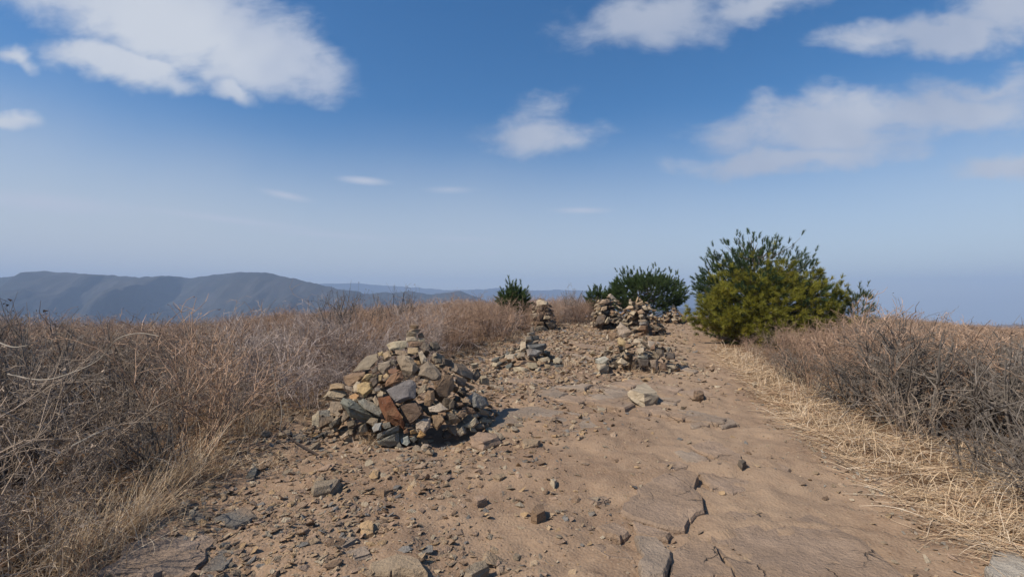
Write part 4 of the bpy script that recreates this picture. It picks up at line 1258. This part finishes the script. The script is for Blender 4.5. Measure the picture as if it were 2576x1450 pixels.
# unit-height plants
KINDS = {
    'brown': [shrub_mesh('bare_shrub', 10 + k, 1.0, .50, (13, 70, 220, 330), M_TWIG_BROWN, .30, .02, .0075, .0019, .75, 230) for k in range(6)],
    'lilac': [shrub_mesh('bare_shrub', 20 + k, 1.0, .48, (16, 80, 210, 190), M_TWIG_LILAC, .24, .04, .007, .0027, .62) for k in range(6)],
    'red': [shrub_mesh('bare_shrub', 30 + k, 1.0, .34, (18, 80, 190, 150), M_TWIG_RED, .20, .09, .007, .0030, .5, 90) for k in range(6)],
    'dark': [shrub_mesh('bare_shrub', 40 + k, 1.0, .55, (9, 55, 210, 380), M_TWIG_DARK, .26, .06, .016, .0020, .8, 200) for k in range(6)],
}
# every plant's own height: a shrub is scaled by it
r = np.random.default_rng(81)
def left_kind(x, y):
    px = 1287 + 1216 * x / max(y, .5)
    if y > 11.5 or px > 1080:
        return 'red' if r.random() < .75 else 'lilac'
    if px < 520:
        return 'brown' if r.random() < .8 else 'dark'
    return 'lilac' if r.random() < .72 else ('brown' if px < 800 else 'red')

def scatter(xmin, xmax, ymin, ymax, space, ok):
    pts = []
    cell = {}
    for _ in range(9000):
        y = math.exp(r.uniform(math.log(ymin), math.log(ymax))); x = r.uniform(xmin, xmax)
        if abs(x) > 1.2 * y + 1.2 or not ok(x, y):
            continue
        s = space(y)
        if all((x - a) ** 2 + (y - b) ** 2 > (0.5 * (s + c)) ** 2 for a, b, c in pts):
            pts.append((x, y, s))
    return pts

def okL(x, y):
    for c in (A, B, Cc, Dn):
        if math.hypot(x - c.c[0], y - c.c[1]) < c.prof[0][1] + 0.25:
            return False
    return x < float(left_x(y)) - 0.34
def okR(x, y):
    return x > float(right_x(y)) + (0.85 if y < 8 else 0.9)
ptsL = scatter(-13, 6, 1.7, 23, lambda y: 0.40 + 0.032 * y, okL)
ptsR = scatter(2, 22, 2.6, 19, lambda y: 0.42 + 0.038 * y, okR)
ptsL = sorted(ptsL, key=lambda p: math.hypot(p[0], p[1]))[:185]
ptsR = sorted(ptsR, key=lambda p: math.hypot(p[0], p[1]))[:100]

def shrub(kind, x, y, h, label, group, wide=1.0):
    me = KINDS[kind][r.integers(len(KINDS[kind]))]
    o = link_mesh('bare_shrub', me, None, (x, y, gz(x, y)))
    o.rotation_euler = (r.normal(0, .07), r.normal(0, .07), r.uniform(0, 6.28))
    w_ = h * r.uniform(.9, 1.25) * wide
    o.scale = (w_, w_, h)
    return tag(o, label, 'shrub', group)

LOOK = {'brown': 'bare brown tangled shrub', 'lilac': 'bare pale grey arching shrub',
        'red': 'bare reddish upright shrub', 'dark': 'bare dark grey forking shrub'}
def lab_left(k, x, y):
    px = 1287 + 1216 * x / y
    z = ('at the left edge of the view' if px < 260 else 'left of the largest cairn' if px < 800 else
         'behind the largest cairn' if px < 1230 else 'beside the tower shaped cairn')
    dd = float(left_x(y)) - x
    row = 'bordering the stony ground' if dd < 0.9 else 'deeper in the thicket'
    return LOOK[k] + ' ' + z + ', ' + row
def lab_right(k, x, y):
    px = 1287 + 1216 * x / y
    z = 'at the right edge of the view' if px > 2380 else 'right of the large pines' if px > 2130 else 'at the foot of the large pines'
    dd = x - float(right_x(y))
    row = 'behind the straw' if dd < 1.9 else 'deeper in'
    return LOOK[k] + ' ' + z + ', ' + row
def hl(x, y):
    px = 1287 + 1216 * x / y
    # height that brings the crown up to the skyline of the thicket in this direction
    top = np.interp(px, [-300, 0, 250, 480, 700, 950, 1200, 1330, 1420, 1500], [775, 795, 812, 816, 792, 776, 756, 750, 750, 754])
    z = 1.6 - (top - 755) / 1216 * y
    return float(np.clip(z - gz(x, y), 0.55, 1.62))
def hr(x, y):
    px = 1287 + 1216 * x / y
    top = np.interp(px, [1750, 1850, 1950, 2100, 2250, 2400, 2575, 2900], [870, 852, 822, 812, 798, 826, 824, 824])
    z = 1.6 - (top - 755) / 1216 * y
    return float(np.clip(z - gz(x, y), 0.5, 1.5))
for x, y, s in ptsL:
    d = x - float(left_x(y))
    ed = 0.55 + 0.45 * float(sstep(-d, 0.25, 1.3))
    k = left_kind(x, y)
    shrub(k, x, y, hl(x, y) * (r.uniform(.70, .98) if r.random() < .8 else r.uniform(.98, 1.10)) * ed, lab_left(k, x, y), 'bare shrubs in the left thicket')
for x, y, s in ptsR:
    px = 1287 + 1216 * x / y
    k = 'dark' if (y < 9.5 and r.random() < .9) else ('red' if r.random() < .7 else 'brown')
    d = x - float(right_x(y))
    ed = 0.6 + 0.4 * float(sstep(d, 0.7, 1.8))
    shrub(k, x, y, hr(x, y) * (r.uniform(.72, .98) if r.random() < .8 else r.uniform(.98, 1.08)) * ed, lab_right(k, x, y), 'bare shrubs in the right thicket')
# shrubs that stand out against the sky
def tall(px, py_top, y, kind, label, wide=1.0):
    d = cam_ray(px, 800); x = d[0] / d[1] * y
    h = (1.6 - (py_top - 755) / FPX * y) - gz(x, y)
    o = shrub(kind, x, y, h, label, None, wide)
tall(-8, 722, 4.2, 'dark', 'tall bare shrub at the far left edge rising above the mountain skyline', .4)
tall(855, 722, 11, 'dark', 'dark wispy bare shrub against the mountain foot, behind the largest cairn', .7)
tall(930, 735, 12.5, 'dark', 'dark bare shrub on the skyline just right of the wispy one', .7)
tall(1000, 720, 13.5, 'dark', 'thin tall bare shrub on the skyline directly above the peak of the largest cairn', .5)
tall(1438, 716, 24, 'dark', 'lone bare twiggy sapling on the skyline between the smallest pine and the middle pine', .6)
tall(2240, 800, 6.4, 'dark', 'dark bare shrub with open forked crown on the skyline right of the large pine', 1.1)
tall(2330, 828, 5.6, 'dark', 'dark bare shrub just right of the one with the open forked crown', 1.0)
tall(2560, 822, 4.8, 'dark', 'dark bare shrub at the right edge of the view', .8)

# ------------------------------------------------------------------ far thicket (uncountable)
def far_thicket(name, pts, heights, kinds, label):
    src = bpy.data.collections.new('thicket_sources')
    order = []
    for k in kinds:
        for me in KINDS[k][:3]:
            o = bpy.data.objects.new('twigs_%02d' % len(order), me)
            src.objects.link(o); order.append(o)
    me = bpy.data.meshes.new(name)
    pts = np.asarray(pts)
    V = np.column_stack([pts[:, 0], pts[:, 1], terr(pts[:, 0], pts[:, 1])])
    me.from_pydata([tuple(v) for v in V], [], [])
    n = len(V)
    def attr(nm, typ, dat, key='value'):
        a = me.attributes.new(nm, typ, 'POINT'); a.data.foreach_set(key, np.asarray(dat).ravel())
    attr('which', 'INT', r.integers(0, len(order), n).astype(np.int32))
    attr('turn', 'FLOAT_VECTOR', np.column_stack([r.normal(0, .07, n), r.normal(0, .07, n), r.uniform(0, 6.28, n)]).astype(np.float32), 'vector')
    hh = np.asarray(heights)
    ww = hh * r.uniform(1.0, 1.4, n)
    attr('grow', 'FLOAT_VECTOR', np.column_stack([ww, ww, hh]).astype(np.float32), 'vector')
    ob = link_mesh(name, me)
    ob['kind'] = 'stuff'; ob['label'] = label; ob['category'] = 'thicket'
    ng = bpy.data.node_groups.new(name, 'GeometryNodeTree')
    ng.interface.new_socket('Geometry', in_out='INPUT', socket_type='NodeSocketGeometry')
    ng.interface.new_socket('Geometry', in_out='OUTPUT', socket_type='NodeSocketGeometry')
    gi = ng.nodes.new('NodeGroupInput'); go = ng.nodes.new('NodeGroupOutput')
    ci = ng.nodes.new('GeometryNodeCollectionInfo')
    ci.inputs['Collection'].default_value = src
    ci.inputs['Separate Children'].default_value = True
    ci.inputs['Reset Children'].default_value = True
    ip = ng.nodes.new('GeometryNodeInstanceOnPoints')
    ip.inputs['Pick Instance'].default_value = True
    def na(nm, typ):
        q = ng.nodes.new('GeometryNodeInputNamedAttribute'); q.data_type = typ
        q.inputs['Name'].default_value = nm
        return [s for s in q.outputs if s.enabled and s.name == 'Attribute'][0]
    L = ng.links.new
    L(gi.outputs[0], ip.inputs['Points']); L(ci.outputs[0], ip.inputs['Instance'])
    L(na('which', 'INT'), ip.inputs['Instance Index'])
    L(na('turn', 'FLOAT_VECTOR'), ip.inputs['Rotation'])
    L(na('grow', 'FLOAT_VECTOR'), ip.inputs['Scale'])
    L(ip.outputs[0], go.inputs[0])
    md = ob.modifiers.new('thicket', 'NODES'); md.node_group = ng
    return ob

def rest(pts_used, xmin, xmax, ymin, ymax, n, ok, dmin):
    used = np.array([(a, b) for a, b, c in pts_used])
    out = []
    rad = max(np.hypot(used[:, 0], used[:, 1]))
    for _ in range(n):
        y = r.uniform(ymin, ymax) ** 1.0; x = r.uniform(xmin, xmax)
        if abs(x) > 1.25 * y + 2 or not ok(x, y) or y > 34: continue
        if math.hypot(x, y) < rad and np.min(np.hypot(used[:, 0] - x, used[:, 1] - y)) < dmin: continue
        out.append((x, y))
    return out
fl = rest(ptsL, -34, 9, 3, 34, 2500, lambda x, y: okL(x, y) or (y > 21.5 and 1380 < 1287 + 1216 * x / y < 1512 and all(math.hypot(x - c.c[0], y - c.c[1]) > c.prof[0][1] + .5 for c in (Cc, Dn))), 0.45)
far_thicket('far_brush', fl, [hl(x, y) * r.uniform(.78, 1.0) if y < 30 else r.uniform(.7, 1.1) for x, y in fl], ('red', 'lilac', 'red'), 'reddish far brush covering the crest to the left of the path')
fr_ = rest(ptsR, 4, 46, 3, 34, 2300, lambda x, y: okR(x, y) and not (y > 24 and x < 13), 0.5)
far_thicket('far_brush', fr_, [hr(x, y) * r.uniform(.78, 1.0) for x, y in fr_], ('red', 'brown', 'red'), 'reddish far brush on the slope to the right of the path')

# ------------------------------------------------------------------ dry grass
def grass(name, base, az, lean, length, curl, width, tints, r, parent=None, m=6):
    n = len(base)
    hd = np.stack([np.cos(az), np.sin(az), np.zeros(n)], -1)
    P = np.zeros((n, m, 3)); P[:, 0] = base
    ang = lean.copy()
    for k in range(1, m):
        st = (length / (m - 1))[:, None]
        d = hd * np.sin(ang)[:, None] + np.array([0, 0, 1.0]) * np.cos(ang)[:, None]
        P[:, k] = P[:, k - 1] + d * st
        gmin = terr(P[:, k, 0], P[:, k, 1]) + 0.012
        P[:, k, 2] = np.maximum(P[:, k, 2], gmin)
        ang = ang + curl / (m - 1)
        hd = hd + 0.12 * r.normal(0, 1, (n, 1)) * np.stack([-hd[:, 1], hd[:, 0], hd[:, 2]], -1)
        hd /= np.linalg.norm(hd, axis=1)[:, None]
    side = np.stack([-np.sin(az), np.cos(az), r.normal(0, .5, n)], -1)
    side /= np.linalg.norm(side, axis=1)[:, None]
    W = width[:, None] * np.linspace(1, .25, m)[None]
    V, F = ribbons(P, W, side)
    return obj_from(name, V, F, M_STRAW, parent, (0, 0, 0), np.repeat(tints, m * 2, 0))

STRAW = np.array([(0.62, 0.475, 0.31), (0.55, 0.405, 0.25), (0.68, 0.56, 0.41), (0.44, 0.305, 0.185), (0.33, 0.20, 0.115)])
def straw_tint(n, w=(.3, .3, .2, .12, .08)):
    return STRAW[r.choice(5, n, p=w)] * r.uniform(.85, 1.15, (n, 1))
def on(x, y, dz=0.0):
    return np.stack([x, y, terr(x, y) + dz], -1)

# the band of bleached grass along the right of the path
bandw = lambda y: np.interp(y, [2, 4, 6, 10, 14], [.60, .68, .60, .45, .35])
def straw_band(n, flat, r):
    y = np.exp(r.uniform(math.log(1.8), math.log(13.5), n))
    off = np.abs(r.normal(0, .85, n)) * bandw(y) + r.uniform(-.10, .08, n)
    cl = fbm((right_x(y) + off) * 2.4, y * 2.4, 2, 71 if flat else 75)
    k = r.uniform(-.45, .45, n) < cl + (.15 if flat else -.05)
    if not flat:
        k &= off > .12
    return right_x(y[k]) + off[k], y[k], off[k]
x, y, off = straw_band(16500, True, r)
n = len(x)
o = grass('dry_grass', on(x, y, r.uniform(0, .07, n) * np.clip(off * 3, 0.1, 1)), r.normal(-.45, .6, n) + math.pi * (r.uniform(0, 1, n) < .4), r.uniform(1.25, 1.62, n), .08 + .40 * r.uniform(0, 1, n) ** 1.6,
          r.normal(.05, .45, n), r.uniform(.0016, .0042, n) + .0004 * np.clip(y - 4, 0, 9), straw_tint(n, (.24, .25, .14, .2, .17)), r)
o['kind'] = 'stuff'; o['label'] = 'bleached flattened straw along the right edge of the path'; o['category'] = 'grass'
x, y, off = straw_band(5200, False, r)
n = len(x)
o = grass('dry_grass', on(x, y), r.uniform(0, 6.28, n), np.abs(r.normal(.25, .35, n)), r.uniform(.14, .42, n) * np.interp(off, [.1, .5], [.6, 1.1]),
          r.uniform(.6, 2.6, n), r.uniform(.0022, .004, n) + .0004 * np.clip(y - 4, 0, 9), straw_tint(n), r, m=7)
o['kind'] = 'stuff'; o['label'] = 'upright curling blades of bleached grass along the right edge of the path'; o['category'] = 'grass'

# grass and leaf litter along the left edge
n = 7000
y = np.exp(r.uniform(math.log(1.9), math.log(17), n))
off = np.abs(r.normal(0, .5, n)) - .08
clump = fbm((left_x(y) - off) * 2.0, y * 2.0, 2, 72)
keep = (r.uniform(-.5, .5, n) < clump + .05)
for c in (A,):
    keep &= np.hypot(left_x(y) - off - c.c[0], y - c.c[1]) > 1.05
y = y[keep]; off = off[keep]; n = len(y)
x = left_x(y) - off
flatk = r.uniform(0, 1, n) < .62
lean = np.where(flatk, r.uniform(1.05, 1.5, n), np.abs(r.normal(.2, .35, n)))
az = r.uniform(0, 6.28, n)
Lg = r.uniform(.08, .4, n)
o = grass('dry_grass', on(x, y), az, lean, Lg, r.uniform(.2, 1.4, n), np.full(n, .0022) + .0003 * np.clip(y - 4, 0, 9), straw_tint(n, (.2, .25, .08, .25, .22)) * .85, r)
o['kind'] = 'stuff'; o['label'] = 'brown dry grass and fallen stems along the left edge of the path'; o['category'] = 'grass'

def tuft(px, py, n, h, spread, label, lean=.35, az0=None, tints=None, curl=(.2, 1.3), dz=0.0, wid=.0024):
    g = gp(px, py)
    a = r.uniform(0, 6.28, n) if az0 is None else r.normal(az0, .95, n)
    rad = np.abs(r.normal(0, spread, n)); q = r.uniform(0, 6.28, n)
    bx = g[0] + rad * np.cos(q); by = g[1] + rad * np.sin(q)
    o = grass('grass_tuft', on(bx, by, dz), a, np.abs(r.normal(lean, .3, n)), h * r.uniform(.45, 1.1, n), r.uniform(*curl, n), np.full(n, wid), straw_tint(n) if tints is None else tints, r)
    return tag(o, label, 'grass')
tuft(925, 1122, 150, .22, .07, 'straw coloured grass tuft growing at the front foot of the largest cairn', .6)
tuft(1585, 925, 170, .42, .17, 'reddish straw tuft in front of the pointed rock pile', .45, wid=.004)
tuft(1640, 940, 60, .28, .12, 'small straw tuft at the right front of the pointed rock pile', .5, wid=.004)
tuft(1425, 925, 70, .26, .10, 'small straw tuft right beside the slim stone stack', .5, wid=.004)
tuft(1300, 940, 110, .2, .16, 'flattened straw in front of the slim stone stack', 1.1, wid=.004)
tuft(455, 1215, 260, .62, .16, 'tall pale grass tuft leaning right at the left thicket edge', .75, az0=.45, curl=(0, .5))
tuft(330, 1330, 240, .5, .14, 'dense grass tuft above the bluish slab at lower left', .6, az0=.6, curl=(0, .6))
tuft(200, 1420, 260, .5, .22, 'wide straw tuft in the bottom left corner', .5, curl=(.3, 1.4))
tuft(120, 1330, 160, .5, .2, 'brown straw tuft in the shrubs near the left edge', .5)
tuft(600, 1170, 110, .2, .16, 'short straw tuft beside the blue grey flat rock', .9)
tuft(690, 1165, 120, .18, .14, 'short flattened straw tuft left of the largest cairn', 1.0)
tuft(640, 1090, 160, .5, .2, 'upright pale grass tuft in the shrubs left of the largest cairn', .35)
tuft(2060, 1000, 240, .62, .22, 'pale grass tuft with curling tips below the dark shrub on the right', .25, curl=(.8, 2.6))
tuft(1985, 960, 220, .6, .18, 'tallest upright pale grass tuft at the foot of the large pine', .2, curl=(.5, 2.4))
tuft(1880, 925, 160, .5, .2, 'short pale grass tuft at the left foot of the large pine', .3, curl=(.4, 2), wid=.003)
tuft(2460, 1180, 260, .42, .15, 'pale curling grass tuft near the right edge of the view', .4, curl=(.8, 2.4))
tuft(2540, 1260, 220, .4, .12, 'golden grass tuft at the right edge of the view', .4, curl=(.6, 2.2))
tuft(2130, 1085, 200, .42, .2, 'broad golden grass tuft midway along the right edge of the path', .5, curl=(.5, 2))

# ------------------------------------------------------------------ stray stalks and a dead stick
def strand(name, pts, rad, tint, label, cat):
    P_ = np.array(pts)[None]
    # smooth
    for _ in range(2):
        q = [P_[0, 0]]
        for a, b in zip(P_[0, :-1], P_[0, 1:]):
            q += [a * .75 + b * .25, a * .25 + b * .75]
        q.append(P_[0, -1]); P_ = np.array(q)[None]
    m_ = P_.shape[1]
    c = P_[0, 0].copy()
    V, F = tubes(P_ - c, rad * np.linspace(1, .5, m_)[None], 5)
    o = obj_from(name, V, F, M_STRAW, None, tuple(c), tint)
    return tag(o, label, cat)
def at(px, py, y):
    d = cam_ray(px, py)
    return CAM + d / d[1] * y
g = gp(800, 1146)
strand('dead_branch', [g + [0, 0, .01], at(760, 1120, g[1] + .1), at(735, 1105, g[1] + .2), at(712, 1085, g[1] + .3), at(690, 1072, g[1] + .35)], .012, (.09, .065, .05), 'dark dead stick leaning out of the thicket toward the largest cairn', 'branch')
g = gp(2130, 1112)
c0_ = at(2332, 1030, g[1] - .1)
ring = [g, at(2200, 1080, g[1] - .05), at(2290, 1035, g[1] - .08)]
for a in np.linspace(1.2, 7.0, 12):
    ring.append(c0_ + np.array([math.sin(a) * .098, .03 * math.cos(a), math.cos(a) * .085]))
strand('curled_stalk', ring, .004, (.40, .33, .23), 'pale dry stalk curled into a ring in front of the dark shrubs on the right', 'stalk')
for k, (pl, lab) in enumerate([
    ([(20, 940), (110, 960), (190, 935), (255, 905), (290, 850), (350, 835), (400, 845)], 'long bleached stalk snaking through the brown shrubs at upper left'),
    ([(0, 1030), (60, 1060), (130, 1085)], 'short white stalk low in the brown shrubs at the left edge'),
    ([(0, 862), (35, 875), (70, 868)], 'white stalk at the left edge below the skyline'),
    ([(180, 1120), (260, 1080), (290, 1072), (320, 1110), (330, 1150)], 'arched pale stalk bent over in the left foreground'),
    ([(420, 1130), (425, 1060), (435, 1030), (442, 1000)], 'upright pale stalk in the left thicket'),
    ([(700, 1100), (712, 1030), (690, 960), (685, 930)], 'thin straight stem standing in front of the shrubs left of the largest cairn')]):
    yb = 3.0 if k < 4 else (4.2 if k == 4 else 5.6)
    strand('dry_stalk', [at(p[0], p[1], yb + .12 * j * (1 if k % 2 else -.4)) for j, p in enumerate(pl)], .005 if k < 5 else .006, (.38, .33, .26), lab, 'stalk')

# ------------------------------------------------------------------ pines
def pine(label, base, centre, radii, n_tips, tint_fn, seed, shoot=0.22, needle=0.10, nn=34, top_shoots=40, width=.0042, lower=-0.75, trunk_h=None, opening=1.0):
    """centre/radii: the crown's extent in world space; tips are spread through it and joined to the trunk"""
    r = np.random.default_rng(seed)
    base = np.array(base); centre = np.array(centre); radii = np.array(radii)
    root = thing('pine_tree', label, 'pine tree', tuple(base))
    # tips
    d = r.normal(size=(n_tips * 3, 3)); d /= np.linalg.norm(d, axis=1)[:, None]
    d = d[d[:, 2] > lower][:n_tips]
    lump = 1 + 0.48 * fbm(d[:, 0] * 2.2 + seed, d[:, 1] * 2.2 + d[:, 2] * 1.7, 3, seed)
    k = r.uniform(0, 1, len(d)) ** 0.33
    T = centre + d * radii * (0.45 + 0.55 * k)[:, None] * lump[:, None]
    out = d * np.array([1, 1, .6])
    # upright leaders on top
    a = r.uniform(0, 6.28, top_shoots); q = np.sqrt(r.uniform(0, 1, top_shoots)) * .95
    ts = np.stack([np.cos(a) * q, np.sin(a) * q, np.sqrt(1 - (q * .98) ** 2)], -1)
    lump2 = 1 + 0.48 * fbm(ts[:, 0] * 2.2 + seed, ts[:, 1] * 2.2 + ts[:, 2] * 1.7, 3, seed)
    T2 = centre + ts * radii * lump2[:, None] + np.stack([r.normal(0, .05, top_shoots), r.normal(0, .05, top_shoots), np.minimum(r.exponential(.17, top_shoots), .6)], -1)
    tips = np.concatenate([T, T2]); outs = np.concatenate([out, ts * .45])
    n = len(tips)
    top = centre + np.array([0, 0, radii[2] * .95])
    # trunk
    tp = np.array([base - [0, 0, .1], base * .6 + top * .4 + r.normal(0, .05, 3), base * .25 + top * .75 + r.normal(0, .05, 3), top])
    H = np.linalg.norm(top - base)
    V, F = tubes(tp[None] - base, np.array([[.05, .036, .02, .008]]) * H * .5, 9)
    obj_from('trunk', V, F, M_BARK, root)
    # limbs from trunk to tips
    f = np.clip((tips[:, 2] - base[2]) / H - 0.12 - 0.25 * np.linalg.norm((tips - centre)[:, :2], axis=1) / radii[0], 0.02, .93)
    tk = f * 3; ik = np.minimum(tk.astype(int), 2); fr_k = (tk - ik)[:, None]
    s0 = tp[ik] * (1 - fr_k) + tp[ik + 1] * fr_k
    sel = np.concatenate([r.permutation(len(T))[:200], np.arange(len(T), n)])
    mid = s0 * .5 + tips * .5 - np.stack([np.zeros(n), np.zeros(n), .10 * np.linalg.norm(tips - s0, axis=1)], -1)
    q3 = s0 * .2 + tips * .8 - np.stack([np.zeros(n), np.zeros(n), .08 * np.linalg.norm(tips - s0, axis=1)], -1)
    PL = np.stack([s0, mid, q3, tips], 1)[sel] - base
    V, F = tubes(PL, np.tile(np.array([[.016, .011, .007, .004]]) * H / 3.2, (len(sel), 1)), 4)
    obj_from('branch', V, F, M_BARK, root)['kind'] = 'stuff'
    # needle tufts: two or three along the last stretch of each twig
    tx, td, tt = [], [], []
    for i in range(n):
        u = outs[i] + np.array([0, 0, .75]) + r.normal(0, .28, 3)
        u /= np.linalg.norm(u)
        c = tint_fn(tips[i], r)
        m_ = 1 if i >= len(T) else 2
        tx.append(tips[i]); td.append(u); tt.append(c)
        if m_ == 2:
            v = u + r.normal(0, .6, 3); v /= np.linalg.norm(v)
            tx.append(tips[i] - u * shoot * .5 + r.normal(0, .06, 3)); td.append(v); tt.append(c * r.uniform(.8, 1.1))
    tx = np.array(tx); td = np.array(td); tt = np.array(tt); N = len(tx)
    ref = np.where(np.abs(td[:, 2:3]) > .9, np.array([[1., 0, 0]]), np.array([[0, 0, 1.]]))
    e1 = np.cross(td, ref); e1 /= np.linalg.norm(e1, axis=1)[:, None]
    e2 = np.cross(td, e1)
    s = r.uniform(.3, 1, (N, nn)); ph = r.uniform(0, 6.283, (N, nn)); op = r.uniform(.35, 1.0, (N, nn)) * (1.15 - .6 * s) * opening
    nl = needle * r.uniform(.75, 1.2, (N, nn))
    rad = np.cos(ph)[..., None] * e1[:, None] + np.sin(ph)[..., None] * e2[:, None]
    nd = td[:, None] * np.cos(op)[..., None] + rad * np.sin(op)[..., None]
    b = tx[:, None] + td[:, None] * (s * shoot)[..., None]
    sd = np.cross(nd, r.normal(size=(N, nn, 3))); sd /= np.linalg.norm(sd, axis=-1)[..., None]
    A_ = b - sd * width; B_ = b + sd * width; C_ = b + nd * nl[..., None]
    V = np.stack([A_, B_, C_], 2).reshape(-1, 3) - base
    F = np.arange(len(V)).reshape(-1, 3)
    col = tt[:, None, None, :] * r.uniform(.75, 1.25, (N, nn, 1, 1)) * np.ones((1, 1, 3, 1))
    obj_from('crown', V, F, M_NEEDLE, root, (0, 0, 0), col.reshape(-1, 3))
    return root

def T_dark(p, r):
    return np.array([.062, .098, .042]) * r.uniform(.7, 1.35) + (np.array([.015, .012, -.006]) if r.random() < .25 else 0)
def T_yel(p, r):
    return np.array([.27, .258, .040]) * r.uniform(.7, 1.3) + (np.array([.04, .015, 0]) if r.random() < .12 else 0)
def T_mid(p, r):
    return np.array([.080, .118, .036]) * r.uniform(.7, 1.35)

def crown_at(px, py, y, rx_px, rz_px, ry=None):
    c = at(px, py, y); rx = rx_px / FPX * y; rz = rz_px / FPX * y
    return c, np.array([rx, ry or rx, rz])
# large pair on the right
g = gp(1905, 872); yb = g[1] + 1.6
c, rd = crown_at(1893, 745, yb, 142, 120)
base = at(1905, 870, yb); base[2] = gz(base[0], base[1])
pine('tall dark green pine with upright shoots, rear tree of the large clump', base, c, rd, 800, T_dark, 5, shoot=.24, needle=.115, nn=44, top_shoots=75, lower=-.85, width=.0065)
yf = g[1] + .7
c, rd = crown_at(1930, 782, yf, 168, 102, 1.25)
base = at(1925, 880, yf); base[2] = gz(base[0], base[1])
pine('rounded yellow green pine bush, front tree of the large clump', base, c, rd, 1550, T_yel, 6, shoot=.14, needle=.135, nn=44, top_shoots=50, lower=-1.0, width=.0062, opening=1.5)
ys = g[1] + .2
c, rd = crown_at(2148, 785, ys, 44, 42)
base = at(2150, 850, ys); base[2] = gz(base[0], base[1])
pine('small pine sapling with pale bristly shoots right of the large clump', base, c, rd, 40, lambda p, r: np.array([.12, .145, .06]) * r.uniform(.7, 1.3), 8, shoot=.22, needle=.12, nn=40, top_shoots=12, width=.006)
# middle pine behind the pair of cairns
ym = gp(1620, 818)[1] + 3.0
c, rd = crown_at(1622, 745, ym, 86, 50)
base = at(1622, 800, ym); base[2] = gz(base[0], base[1])
pine('middle dark pine with spreading arms behind the pair of cairns', base, c, rd, 800, T_mid, 9, shoot=.32, needle=.14, nn=40, top_shoots=46, width=.011)
c, rd = crown_at(1502, 760, ym + .5, 24, 22)
base = at(1502, 800, ym + .5); base[2] = gz(base[0], base[1])
pine('low dark pine left of the middle pine, behind the left cairn of the pair', base, c, rd, 110, T_mid, 10, shoot=.32, needle=.14, nn=40, top_shoots=10, width=.011)
# smallest pine in the brush
yk = gp(1290, 835)[1] + 1.2
c, rd = crown_at(1288, 766, yk, 30, 32)
base = at(1288, 815, yk); base[2] = gz(base[0], base[1])
pine('smallest lone pine standing in the brush left of the tower shaped cairn', base, c, rd, 190, T_mid, 11, shoot=.3, needle=.13, nn=40, top_shoots=18, width=.010)
